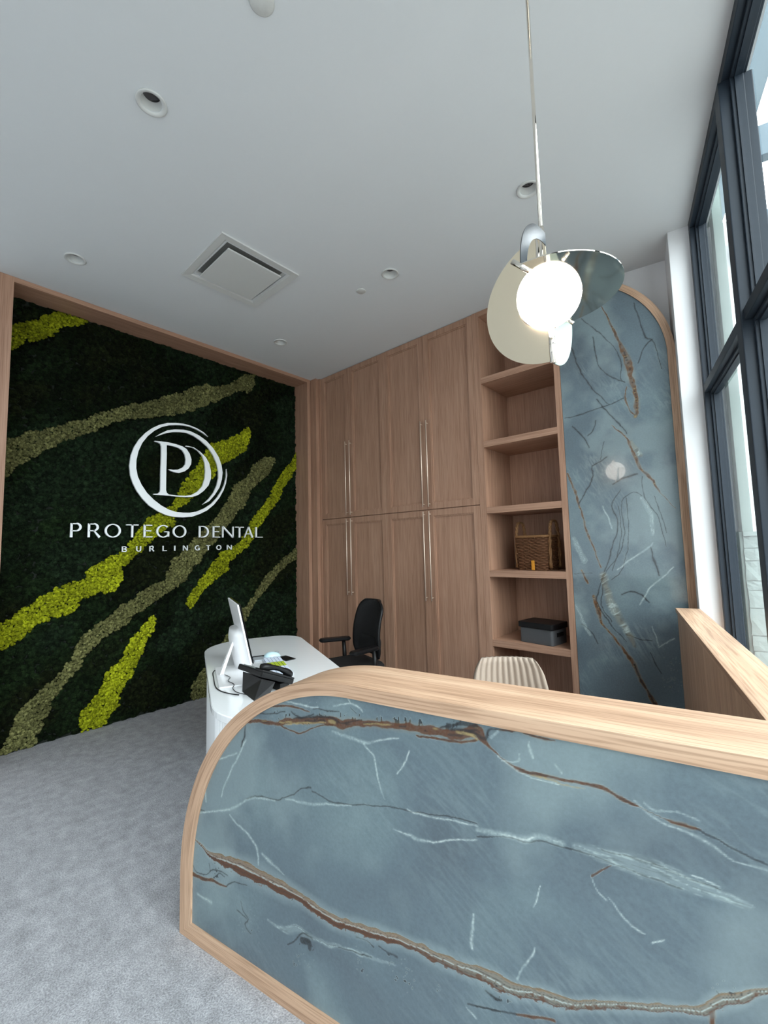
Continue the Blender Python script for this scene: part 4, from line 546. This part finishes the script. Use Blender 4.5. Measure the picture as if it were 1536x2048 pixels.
# ================================================================ wall sign (raised white letters)
SIGNM = plain('white_acrylic', srgb(235, 238, 240), .35, var=.01)
sign = thing('wall_sign', 'white raised letter sign with round monogram emblem mounted on the moss wall', 'sign', (-4.43, 1.9, 1.5))
MS = basis((0, -1.9, -1.5), (0, 1, 0), (0, 0, 1), (1, 0, 0))    # drawing x = world y, drawing y = world z, depth = +x
def letter_polys(ch, thick, thin):
    T, t = thick, thin; P = []
    def bar(x0, y0, x1, y1, w0, w1=None):
        w1 = w0 if w1 is None else w1; dx, dy = x1-x0, y1-y0; L = math.hypot(dx, dy) or 1; nx, ny = -dy/L/2, dx/L/2
        P.append([(x0+nx*w0, y0+ny*w0), (x0-nx*w0, y0-ny*w0), (x1-nx*w1, y1-ny*w1), (x1+nx*w1, y1+ny*w1)])
    def ring(cx, cy, rx, ry, a0, a1, ws, wt, n=28):
        pts = [];
        for i in range(n+1):
            a = math.radians(a0+(a1-a0)*i/n); w = wt+(ws-wt)*abs(math.cos(a)); pts.append(((cx+rx*math.cos(a), cy+ry*math.sin(a)), (cx+(rx-w)*math.cos(a), cy+(ry-w)*math.sin(a))))
        for i in range(n): P.append([pts[i][0], pts[i+1][0], pts[i+1][1], pts[i][1]])
    h = T/2
    if ch == 'P': bar(h, 0, h, 1, T*1.1, T*.9); bar(h, 1-t/2, .55, 1-t/2, t); bar(h, .46, .55, .46, t); ring(.52, .73, .44, .27+t/2, -90, 90, T, t)
    if ch == 'R': bar(h, 0, h, 1, T); bar(h, 1-t/2, .5, 1-t/2, t); bar(h, .48, .5, .48, t); ring(.47, .74, .38, .26+t/2, -90, 90, T, t); bar(.46, .5, .93, 0, t*1.2, T*1.1)
    if ch == 'O': ring(.5, .5, .5, .515, 0, 360, T, t, 48)
    if ch == 'T': bar(0, 1-t/2, 1, 1-t/2, t*1.1); bar(.5, 0, .5, 1, T)
    if ch == 'E': bar(h, 0, h, 1, T); bar(h, 1-t/2, .95, 1-t/2, t); bar(h, .52, .85, .52, t); bar(h, t/2, 1, t/2, t)
    if ch == 'G': ring(.52, .5, .52, .515, 48, 318, T, t, 40); bar(.93-h*.3, .07, .93-h*.3, .46, T); bar(.6, .46, .95, .46, t)
    if ch == 'D': bar(h, 0, h, 1, T); bar(h, 1-t/2, .4, 1-t/2, t); bar(h, t/2, .4, t/2, t); ring(.4, .5, .6, .5, -90, 90, T, t)
    if ch == 'N': bar(h*.8, 0, h*.8, 1, T*.75); bar(1-h*.8, 0, 1-h*.8, 1, T*.75); bar(h*.8, 1, 1-h*.8, 0, T)
    if ch == 'A': bar(.03, 0, .5, 1, t*1.1); bar(.97, 0, .5, 1, T); bar(.2, .34, .8, .34, t)
    if ch == 'L': bar(h, 0, h, 1, T); bar(h, t/2, 1, t/2, t)
    if ch == 'I': bar(.5, 0, .5, 1, 1)
    if ch == 'U': bar(h, .35, h, 1, T); bar(1-h, .35, 1-h, 1, T); ring(.5, .37, .5, .38, 180, 360, T, t)
    if ch == 'B': bar(h, 0, h, 1, T); bar(h, 1-t/2, .5, 1-t/2, t); bar(h, .52, .55, .52, t); bar(h, t/2, .5, t/2, t); ring(.5, .76, .4, .24, -90, 90, T, t); ring(.52, .26, .46, .27, -90, 90, T, t)
    return P
for row, (zb, zt), th, tk in ((TXT[0], TXTZ[0], .0165, .0085), (TXT[1], TXTZ[1], .0075, .0065)):
    for ch, y0, y1 in row:
        w = y1-y0; hh = zt-zb; b = MB()
        # stroke widths are given in metres: draw in unit box with anisotropy handled by mean width
        for poly in letter_polys(ch, th/w if ch != 'I' else 1, tk/hh):
            b.prism([(y0+x*w, zb+y*hh) for x, y in poly], 0, .018, MS)
        b.obj('letter', SIGNM, sign)
MB().prism(RING1, 0, .02, MS).obj('outer_ring', SIGNM, sign)
MB().prism(RING2, 0, .02, MS).obj('inner_ring', SIGNM, sign)
MB().prism(MONO, 0, .02, MS).obj('monogram', SIGNM, sign)

# ================================================================ ceiling fittings
vent = thing('ceiling_vent', 'square white ceiling air diffuser with a flat centre plate', 'air vent', (-2.92, 1.69, H), math.radians(-.6))
b = MB(); o_, i_ = .322, .272
for k in range(4):
    M = Matrix.Rotation(k*math.pi/2, 4, 'Z')
    b.add([(-o_, -o_, 0), (o_, -o_, 0), (o_, -o_, -.012), (-o_, -o_, -.012), (-i_, -i_, -.008), (i_, -i_, -.008), (.235, -.235, .022), (-.235, -.235, .022)], [(0, 1, 2, 3), (3, 2, 5, 4), (4, 5, 6, 7)], M=M)
b.obj('vent_frame', FIXW, vent)
box('throat', -.236, .236, -.236, .236, .0215, .030, plain('shadowed_duct_grey', srgb(120, 120, 118), .8), vent)
MB().box(-.222, .222, -.222, .222, -.024, -.012, .003).obj('centre_plate', FIXW, vent)
for sx in (-1, 1):
    for sy in (-1, 1): MB().tube([(sx*.15, sy*.15, -.014), (sx*.15, sy*.15, .023)], .006, 8).obj('hanger', FIXW, vent)
LENS = plain('unlit_lamp_lens', srgb(96, 92, 94), .35, var=.05)
dlabs = [((-2.058, .715), 'round recessed ceiling spotlight nearest the camera, in front of the vent'), ((-3.632, .767), 'round recessed ceiling spotlight over the near end of the moss wall'),
         ((-2.062, 2.498), 'round recessed ceiling spotlight between vent and cupboards, beside the small sensor disc'), ((-3.627, 2.558), 'smallest-looking recessed ceiling spotlight near the corner of moss wall and cupboards'),
         ((-.915, 2.466), 'recessed ceiling spotlight just left of the pendant lamp rod')]
base = None
for (x, y), lab in dlabs:
    if base is None:
        base = thing('recessed_spotlight', lab, 'ceiling light', (x, y, H), group='recessed ceiling spotlights')
        MB().lathe([(.066, 0), (.069, -.006), (.065, -.009), (.052, -.006), (.047, .004), (.040, .045), (.039, .0455), (.0465, .046)], 40, caps=False).obj('trim_ring', FIXW, base)
        MB().lathe([(.0395, .044), (.0, .044)], 32).obj('lamp_lens', LENS, base)
        MB().lathe([(.0473, .0465), (.0473, .12), (0, .12)], 24).obj('lamp_can', plain('grey_can', (.4, .4, .4)), base)
    else:
        r = base.copy(); COL.objects.link(r); r.location = (x, y, H); r['label'] = lab
        for ch in base.children: c = ch.copy(); COL.objects.link(c); c.parent = r
for (x, y), lab, rad in (((-2.392, 2.504), 'small flat white sprinkler cover disc on the ceiling beside a spotlight', .04), ((-1.33, .858), 'small white smoke sensor disc on the ceiling at the top edge of the picture', .05)):
    o = MB().lathe([(0, -.007), (rad*.9, -.007), (rad, -.004), (rad, 0)], 36).obj('ceiling_disc', plain('off_white_disc', srgb(205, 205, 202), .5), None, (x, y, H)); o['label'] = lab; o['category'] = 'ceiling disc'

# ================================================================ pendant lamp
pend = thing('pendant_lamp', 'lit globe pendant lamp with intersecting polished nickel half discs on a long thin rod', 'pendant lamp', GLOBE, math.radians(18.63))
bm = bmesh.new(); bmesh.ops.create_uvsphere(bm, u_segments=48, v_segments=28, radius=.105)
MB().bm(bm, True).obj('glass_globe', emit('lit_opal_glass', (1.0, .90, .78), GLOBE_STRENGTH), pend)
MB().tube([(-.012, .012, .11), (-.012, .012, H-GLOBE.z-.02)], .0065, 14).obj('rod', STEEL, pend)
MB().tube([(-.012, .012, .10), (-.012, .012, .262)], .0105, 14).tube([(-.026, .012, .10), (-.026, .012, .24)], .008, 12).obj('rod_sleeve', STEEL, pend)
MB().lathe([(0, H-GLOBE.z-.028), (.055, H-GLOBE.z-.028), (.06, H-GLOBE.z-.022), (.06, H-GLOBE.z)], 32).obj('ceiling_canopy', STEEL, pend)
# local axes: x to the right, -y towards the viewer, z up
def sector(ax, ay, r0, r1, a0, a1, thick=.003, n=40):
    ax, ay = Vector(ax).normalized(), Vector(ay).normalized(); nz = ax.cross(ay)
    P = [(r1*math.cos(a0+(a1-a0)*i/n), r1*math.sin(a0+(a1-a0)*i/n)) for i in range(n+1)]+[(r0*math.cos(a1-(a1-a0)*i/n), r0*math.sin(a1-(a1-a0)*i/n)) for i in range(n+1)]
    return MB().prism(P, -thick/2, thick/2, basis((0, 0, 0), ax, ay, nz))
eD = Vector((-.32, -.947, 0)); eA = Vector((-.947, .32, 0)); eZ = Vector((0, 0, 1)); hp = math.pi/2
sector(eA, eZ, .108, .232, -hp, hp).obj('half_disc', SATIN, pend)
sector(eD, -eA, .108, .228, 0, math.pi).obj('half_disc', STEEL, pend)
sector(eD, eZ, .182, .228, 0, hp).obj('quarter_disc', DARKREF, pend)
sector(-eD, -eZ, .108, .236, 0, hp).obj('quarter_disc', plain('nickel_window_reflection', (.30, .37, .32), .35, 1), pend)  # same nickel; green tint stands in for the windows mirrored in this disc
c = eD*.232
MB().tube([c+Vector((-.022, 0, .012)), c+Vector((.026, .004, -.030))], .008, 12).obj('clamp_pin', STEEL, pend)
MB().tube([Vector((.050, -.02, -.105)), Vector((.070, -.02, -.125))], .006, 12).obj('clamp_pin', STEEL, pend)
MB().tube([(0, 0, -.10), (0, 0, -.238)], .0085, 14).tube([(.008, .004, -.10), (.008, .004, -.238)], .004, 10).obj('lower_bar', STEEL, pend)

# ================================================================ white desk
DC = (-2.98, .4875)
desk = thing('white_desk', 'long rounded glossy white desk with reeded base in front of the moss wall', 'desk', dpt(DC[0], DC[1]), ANG_D)
def rrect(hx, hy, r, n=14, rn=None):
    P = []
    for k, (cx, cy) in enumerate(((hx, hy), (-hx, hy), (-hx, -hy), (hx, -hy))):
        rr = r[k]; ox, oy = cx-math.copysign(rr, cx), cy-math.copysign(rr, cy)
        for i in range(n+1):
            a = math.pi/2*k+math.pi/2*i/n; P.append((ox+rr*math.cos(a), oy+rr*math.sin(a)))
    return P
def slab_round(P, z0, z1, c):
    # rounded-edge slab
    cx = sum(p[0] for p in P)/len(P); cy = sum(p[1] for p in P)/len(P)
    def off(P, d):
        out = []
        for i in range(len(P)):
            a, b = P[i-1], P[(i+1) % len(P)]; tx, ty = b[0]-a[0], b[1]-a[1]; L = math.hypot(tx, ty) or 1; out.append((P[i][0]-ty/L*d, P[i][1]+tx/L*d))
        return out
    Q = off(P, c); n = len(P); vs = [(x, y, z0) for x, y in Q]+[(x, y, z0+c) for x, y in P]+[(x, y, z1-c) for x, y in P]+[(x, y, z1) for x, y in Q]
    fs = []
    for l in range(3):
        for i in range(n): fs.append((l*n+i, l*n+(i+1) % n, (l+1)*n+(i+1) % n, (l+1)*n+i))
    m_ = MB(); m_.add(vs, fs, False)
    tri = tessellate_polygon([[Vector((x, y, 0)) for x, y in Q]])
    m_.f += [tuple(t) for t in tri]+[tuple(3*n+i for i in t) for t in tri]; m_.sm += [False]*(2*len(tri)); return m_
top = rrect(.985, .3925, (.30, .22, .36, .39))
slab_round(top, .705, .742, .004).obj('desk_top', WHITEG, desk)
# reeded base: outline followed by small half-round ribs
bo = rrect(.955, .365, (.28, .20, .335, .37), 16); per = [0]
for i in range(len(bo)): per.append(per[-1]+math.dist(bo[i], bo[(i+1) % len(bo)]))
L = per[-1]; nr = int(L/.028); P = []
import bisect
for k in range(nr*6):
    s_ = L*k/(nr*6); i = min(bisect.bisect_right(per, s_)-1, len(bo)-1); f = (s_-per[i])/max(per[i+1]-per[i], 1e-9); a, b2 = bo[i], bo[(i+1) % len(bo)]
    x, y = a[0]+(b2[0]-a[0])*f, a[1]+(b2[1]-a[1])*f; tx, ty = b2[0]-a[0], b2[1]-a[1]; l_ = math.hypot(tx, ty) or 1; d_ = .009*abs(math.sin(math.pi*k/6)); P.append((x+ty/l_*d_, y-tx/l_*d_))
bs = MB(); n_ = len(P); bs.add([(x, y, z) for z in (.0, .7055) for x, y in P], [(i, (i+1) % n_, n_+(i+1) % n_, n_+i) for i in range(n_)]+[tuple(range(n_))[::-1], tuple(range(n_, 2*n_))])
bs.obj('reeded_base', WHITEG, desk)

ZT = .742
# all-in-one computer: thin screen seen from behind, rounded housing, splayed leg and foot
near_b, far_b = Vector((-2.84, .352)), Vector((-3.33, .338))
mon = thing('desktop_computer', 'thin white desktop computer screen seen edge-on from behind on its stand', 'computer', dpt(-2.95, .27, ZT), ANG_D)
def ml(a, n, z): return (a+2.95, n-.27, z-ZT)
b0, b1, t0, t1 = ml(-2.84, .350, .80), ml(-3.33, .334, .80), ml(-2.84, .270, 1.17), ml(-3.33, .250, 1.17)
off = Vector((0, .012, .003))
def quadslab(p, name, m_, th): 
    p = [Vector(q) for q in p]; nrm = (p[1]-p[0]).cross(p[3]-p[0]).normalized()*th
    return MB().add(p+[q+nrm for q in p], [(0, 1, 2, 3), (4, 7, 6, 5), (0, 4, 5, 1), (1, 5, 6, 2), (2, 6, 7, 3), (3, 7, 4, 0)]).obj(name, m_, mon)
quadslab([b0, b1, t1, t0], 'back_cover', WHITEP, -.010)
q = [Vector(v)+Vector((0, .0105, .002)) for v in (b0, b1, t1, t0)]; quadslab(q, 'screen', plain('dark_screen_glass', srgb(12, 13, 16), .1), -.005)
hs = MB(); pr = []
for lz in range(9):
    f = lz/8; z = .752+(.985-.752)*f if lz < 8 else .992; yb = .350-(z-.80)/.37*.080; dep = .095*(1 if lz < 7 else (.94 if lz == 7 else .80))
    for k in range(17):
        a = math.pi*k/16; pr.append(ml(-3.05-.17*math.cos(a), yb-.001-dep*math.sin(a)**.7, z))
fs = [(l*17+k, l*17+k+1, (l+1)*17+k+1, (l+1)*17+k) for l in range(8) for k in range(16)]; fs += [tuple(range(17))[::-1], tuple(8*17+k for k in range(17))]
hs.add(pr, fs, True); hs.obj('rear_housing', WHITEP, mon)
lg = MB(); lg.add([ml(-2.90, .160, .755), ml(-2.86, .165, .755), ml(-2.96, .262, .975), ml(-2.985, .262, .975), ml(-2.905, .178, .755), ml(-2.865, .185, .755), ml(-2.965, .275, .975), ml(-2.99, .275, .975)], [(0, 1, 2, 3), (7, 6, 5, 4), (0, 4, 5, 1), (1, 5, 6, 2), (2, 6, 7, 3), (3, 7, 4, 0)]).obj('rear_leg', WHITEP, mon)
MB().tube([ml(-2.975, .266, .955), ml(-3.0, .31, .955)], .010, 10).obj('leg_bracket', WHITEP, mon)
MB().box(-.12, .34, -.125, .09, 0.0, .010, .004).obj('foot_plate', WHITEP, mon, (0, 0, 0), 0)
# desk phone
PC = (-2.49, .355); ph = thing('desk_phone', 'black office desk telephone on a slanted stand beside the computer', 'telephone', dpt(PC[0], PC[1], ZT), ANG_D+.38)
MP = basis((0, .02, .078), (1.08, 0, 0), Vector((0, .92, -.40)), Vector((0, .40, .92)))
MB().box(-.125, .115, -.095, .115, -.012, .018, .008, MP).box(.045, .12, -.10, .11, .016, .026, .004, MP).obj('body', BLACKP, ph)
MB().box(-.10, .02, .0, .10, .0, .021, .002, MP).obj('keypad', plain('dark_grey_keys', srgb(48, 48, 52), .4), ph)
hsn = MB()
pts = [MP @ Vector((.085+.006*math.sin(math.pi*k/10), -.095+.20*k/10, .034+.016*math.sin(math.pi*k/10))) for k in range(11)]
hsn.tube(pts, [.017, .021, .020, .015, .013, .013, .013, .015, .020, .021, .017], 12); hsn.obj('handset', BLACKP, ph)
MB().box(-.10, .02, -.08, -.02, .0, .022, .001, MP).obj('display', plain('grey_display', srgb(130, 138, 134), .2), ph)
MB().add([(-.05, -.085, 0), (.13, -.115, 0), (.13, -.03, 0), (-.05, -.03, 0), (-.10, -.055, .092), (.11, -.060, .092), (.11, .02, .058), (-.10, .02, .058)],
         [(0, 1, 2, 3), (4, 7, 6, 5), (0, 4, 5, 1), (1, 5, 6, 2), (2, 6, 7, 3), (3, 7, 4, 0)]).obj('stand', BLACKP, ph)
MB().box(-.10, .11, .05, .11, 0, .04, .004).obj('front_foot', BLACKP, ph)
# keyboard with its green strip, mouse, pads
kb = thing('keyboard', 'white computer keyboard with a lime green strip of keys behind the telephone', 'keyboard', dpt(-2.91, .515, ZT), ANG_D)
KW = plain('white_key_plastic', srgb(228, 234, 244), .4)
MB().box(-.225, .225, -.060, .062, 0, .012, .004).obj('key_tray', KW, kb)
k1, k2 = MB(), MB()
for i in range(15):
    for j in range(5):
        t_ = k2 if (5 <= i <= 8) else k1; t_.box(-.218+i*.0291, -.218+i*.0291+.0255, -.054+j*.0228, -.054+j*.0228+.019, .0115, .018, .002)
for o in (k1.obj('keys', plain('pale_key_caps', srgb(214, 222, 238), .5), kb), k2.obj('green_keys', plain('lime_key_caps', srgb(168, 186, 40), .5), kb)): o['kind'] = 'stuff'
mo = thing('computer_mouse', 'pale icy blue computer mouse on the white desk left of the keyboard', 'mouse', dpt(-3.19, .53, ZT), ANG_D)
bm = bmesh.new(); bmesh.ops.create_uvsphere(bm, u_segments=24, v_segments=14, radius=1)
for v in bm.verts: v.co = Vector((v.co.x*.034*(1-.12*v.co.y), v.co.y*.06, max(v.co.z, -.1)*.036*(1-.15*v.co.y)+.0036))
MB().bm(bm, True).obj('shell', plain('icy_blue_plastic', srgb(198, 226, 234), .3), mo)
MB().box(-.001, .001, .01, .05, .028, .0345, .0).tube([(0, .018, .034), (0, .032, .033)], .004, 8).obj('scroll_wheel', plain('grey_rubber', srgb(120, 130, 136), .6), mo)
pad = thing('phone_charger_pad', 'small flat black rectangular pad beside the mouse on the white desk', 'pad', dpt(-3.10, .612, ZT), ANG_D+.35)
MB().box(-.065, .065, -.038, .038, 0, .006, .002).obj('pad_body', BLACKP, pad)
nt_ = thing('note_stand', 'small silver grey card tray with a dark end behind the computer screen', 'tray', dpt(-3.17, .435, ZT), ANG_D)
MB().box(-.05, .05, -.035, .05, 0, .010, .003).obj('tray_body', plain('silver_card', srgb(180, 186, 192), .3), nt_); MB().box(-.054, -.044, -.037, .052, 0, .016, .002).obj('dark_end', BLACKP, nt_)
def cable(name, pts, r, label):
    P = [Vector(p) for p in pts]; out = []
    for i in range(len(P)-1):
        p0, p1, p2, p3 = P[max(i-1, 0)], P[i], P[i+1], P[min(i+2, len(P)-1)]
        for k in range(8):
            t = k/8; out.append(.5*((2*p1)+(-p0+p2)*t+(2*p0-5*p1+4*p2-p3)*t*t+(-p0+3*p1-3*p2+p3)*t**3))
    out.append(P[-1]); o = MB().tube(out, r, 8).obj(name, BLACKP); o['label'] = label; o['category'] = 'cable'; return o
zc = ZT+.0035
cable('power_cable', [dpt(-3.09, .20, zc), dpt(-3.0, .135, zc), dpt(-2.83, .128, zc), dpt(-2.66, .130, zc), dpt(-2.57, .15, zc), dpt(-2.50, .19, zc), dpt(-2.45, .235, zc)], .003, 'thick black cable looping along the near edge of the white desk')
cable('network_cable', [dpt(-2.845, .19, ZT+.0145), dpt(-2.77, .215, ZT+.0145), dpt(-2.70, .20, ZT+.0145), dpt(-2.62, .225, ZT+.013), dpt(-2.58, .215, zc), dpt(-2.50, .23, zc), dpt(-2.44, .27, zc)], .002, 'thin black cable running over the computer foot to the telephone')

# ================================================================ shelf items
BK = plain('dark_wicker', srgb(98, 62, 36), .75, bump=.5, bscale=120, var=.35); BK2 = plain('light_wicker', srgb(132, 94, 58), .7, bump=.5, bscale=120, var=.3)
bk = thing('wicker_basket', 'brown woven wicker basket with two loop handles on the fourth shelf', 'basket', (-1.475, 3.71, 1.276), math.radians(-10))
hx, hy, hz = .152, .115, .285
for z_ in range(20):
    z = .008+z_*hz/20; g_ = 1-.10*(1-z_/20); pts = []
    for k in range(97):
        a = 2*math.pi*k/96; ca, sa = math.cos(a), math.sin(a); q = (abs(ca)**6+abs(sa)**6)**(-1/6); wv = .005*math.sin(k*math.pi/3+z_*math.pi)
        pts.append(((hx*g_+wv)*q*ca, (hy*g_+wv)*q*sa, z+.002*math.sin(k*.8)))
    rb = MB().tube(pts, [.0085+.0015*math.sin(k*math.pi/1.5+z_*math.pi) for k in range(97)], 6, False).obj('woven_row', BK, bk)
MB().box(-hx*.88, hx*.88, -hy*.88, hy*.88, .0, .006).obj('base', BK, bk)
rim = [((hx+.004)*q*ca, (hy+.004)*q*sa, hz+.004) for ca, sa, q in [(math.cos(2*math.pi*k/64), math.sin(2*math.pi*k/64), (abs(math.cos(2*math.pi*k/64))**6+abs(math.sin(2*math.pi*k/64))**6)**(-1/6)) for k in range(65)]]
MB().tube(rim, .012, 8, False).obj('rim', BK2, bk)
for sx in (-1, 1):
    hd = MB()
    for tw in (0, math.pi):
        pts = []
        for k in range(61):
            f = k/60; a = math.pi*f; y = -.075*math.cos(a)*1.0; z = .02+(.36)*min(1, math.sin(a)*1.6) if True else 0
            z = .02+.40*(1-abs(2*f-1)**3.2); t = f*60
            pts.append((sx*(hx+.010+.006*math.cos(t+tw)), y+.006*math.sin(t+tw), z))
        hd.tube(pts, .0095, 6)
    hd.obj('loop_handle', BK2, bk)
tag_ = MB().box(-.014, .014, -hy-.020, -hy-.012, .004, .085, .003).obj('tag', plain('amber_tag', srgb(214, 144, 40), .5, var=.2, bscale=90), bk, (.03, 0, 0)); tag_['label'] = 'amber yellow tag'
bx = thing('storage_box', 'grey lidded storage box with a black lid on the lowest open shelf', 'storage box', (-1.445, 3.655, .674), math.radians(-9))
def rb_(hx, hy, r): return rrect(hx, hy, (r, r, r, r), 6)
slab_round(rb_(.150, .118, .02), 0, .125, .003).obj('box_body', plain('dark_grey_fabric_plastic', srgb(76, 77, 80), .6, bump=.2, bscale=200), bx)
slab_round(rb_(.160, .128, .018), .1255, .172, .004).obj('lid', BLACKP, bx)
MB().box(.150, .157, -.05, .05, .066, .098, .002).obj('side_grip', BLACKP, bx)

# ================================================================ chairs
oc = thing('office_chair', 'black mesh office swivel chair with armrests between white desk and cupboards', 'chair', (-2.80, 2.70, 0), math.radians(-17))
# local: faces -y
def shell(fn, nu, nv, th, name, m_, par, smooth=True, push=None):
    A = [[Vector(fn(i/nu, j/nv)) for i in range(nu+1)] for j in range(nv+1)]; vs = []; N = []
    for j in range(nv+1):
        for i in range(nu+1):
            du = A[j][min(i+1, nu)]-A[j][max(i-1, 0)]; dv = A[min(j+1, nv)][i]-A[max(j-1, 0)][i]; n = du.cross(dv); N.append(n.normalized() if n.length > 1e-9 else Vector((0, 1, 0))); vs.append(A[j][i])
    n = len(vs); vs = vs+[v+(q*th if push is None else Vector(push)) for v, q in zip(vs, N)]; fs = []; w = nu+1
    for j in range(nv):
        for i in range(nu):
            a = j*w+i; fs.append((a, a+1, a+w+1, a+w)); fs.append((n+a, n+a+w, n+a+w+1, n+a+1))
    for i in range(nu): fs.append((i, n+i, n+i+1, i+1)); a = nv*w+i; fs.append((a, a+1, n+a+1, n+a))
    for j in range(nv): a = j*w; fs.append((a, a+w, n+a+w, n+a)); a = j*w+nu; fs.append((a, n+a, n+a+w, a+w))
    return MB().add(vs, fs, smooth).obj(name, m_, par)
def backf(u, v):
    x = (u-.5)*2; w = .235*(1-.12*v)*(1 if v < .8 else math.sqrt(max(0, 1-((v-.8)/.2)**2*.62))); w *= (1 if v > .12 else .86+.14*v/.12)
    z = .55+.465*v; y = .215+.07*v+.035*math.sin(v*math.pi)*-1 - .055*x*x; return (x*w, y, z)
shell(backf, 24, 24, .016, 'backrest', BLACKF, oc)
fp = [backf(0, j/20) for j in range(21)]+[backf(i/20, 1) for i in range(1, 21)]+[backf(1, 1-j/20) for j in range(1, 21)]
MB().tube(fp, .015, 8).obj('back_frame', BLACKP, oc)
MB().tube([(0, .08, .45), (0, .25, .47), (0, .285, .56), (0, .27, .78)], .022, 8).obj('back_support', BLACKP, oc)
lb = rrect(.16, .07, (.05,)*4, 6); MB().prism(lb, -.02, .03, basis((0, .195, .64), (1, 0, 0), (0, .1, 1), (0, -1, .1))).obj('lumbar_pad', BLACKF, oc)
slab_round(rrect(.25, .24, (.11, .11, .08, .08), 8), .43, .505, .02).obj('seat', BLACKF, oc, (0, 0, 0))
for sx in (-1, 1):
    MB().tube([(sx*.20, .06, .43), (sx*.27, .07, .42), (sx*.29, .08, .50), (sx*.285, .07, .64)], [.018, .018, .02, .018], 8).obj('arm_post', BLACKP, oc)
    slab_round(rrect(.045, .15, (.04,)*4, 6), .64, .672, .012).obj('armrest', BLACKP, oc, (sx*.285, -.02, 0), sx*.25)
MB().tube([(0, 0, .43), (0, 0, .12)], [.035, .028], 12).obj('gas_column', BLACKP, oc)
bs = MB()
for k in range(5):
    a = 2*math.pi*k/5+.3; bs.tube([(0, 0, .12), (.15*math.cos(a), .15*math.sin(a), .10), (.29*math.cos(a), .29*math.sin(a), .075)], [.03, .022, .016], 8)
bs.obj('star_base', BLACKP, oc)
for k in range(5):
    a = 2*math.pi*k/5+.3; c = Vector((.29*math.cos(a), .29*math.sin(a), .03)); tdir = Vector((-math.sin(a), math.cos(a), 0))
    MB().tube([c-tdir*.022, c-tdir*.006], .029, 16).tube([c+tdir*.006, c+tdir*.022], .029, 16).tube([c+Vector((0, 0, .01)), c+Vector((0, 0, .05))], .008, 8).obj('caster', BLACKP, oc)

BEI = plain('beige_upholstery', srgb(170, 154, 140), .8, bump=.15, bscale=200, var=.06)
bc = thing('beige_chair', 'beige upholstered chair with vertically channelled backrest behind the reception counter', 'chair', (-1.075, 2.28, 0), math.radians(34))
NCH = 12
def bf(u, v, back=0):
    x = (u-.5)*2; hw = .196+.05*(1-v); e = abs(x)
    top = .376-.035*max(0, (e-.80)/.20)**2; hw -= .018*max(0, (v-.8)/.2)**2
    z = .44+top*v+.0; bulge = .014*abs(math.sin(math.pi*u*NCH))*(1 if v > .03 else .3)
    y = .20+.06*v-.10*(1-v)*x*x-.045*x*x-bulge*(1-back)
    return (x*hw, y, z)
shell(lambda u, v: bf(1-u, v), NCH*8, 12, -.045, 'channelled_backrest', BEI, bc, push=(0, .045, -.004))
slab_round(rrect(.24, .22, (.12, .12, .07, .07), 8), .40, .47, .025).obj('seat', BEI, bc)
for sx in (-1, 1):
    for sy in (-1, 1): MB().tube([(sx*.17, sy*.15, .41), (sx*.21, sy*.20, .0)], [.014, .009], 10).obj('leg', BLACKP, bc)
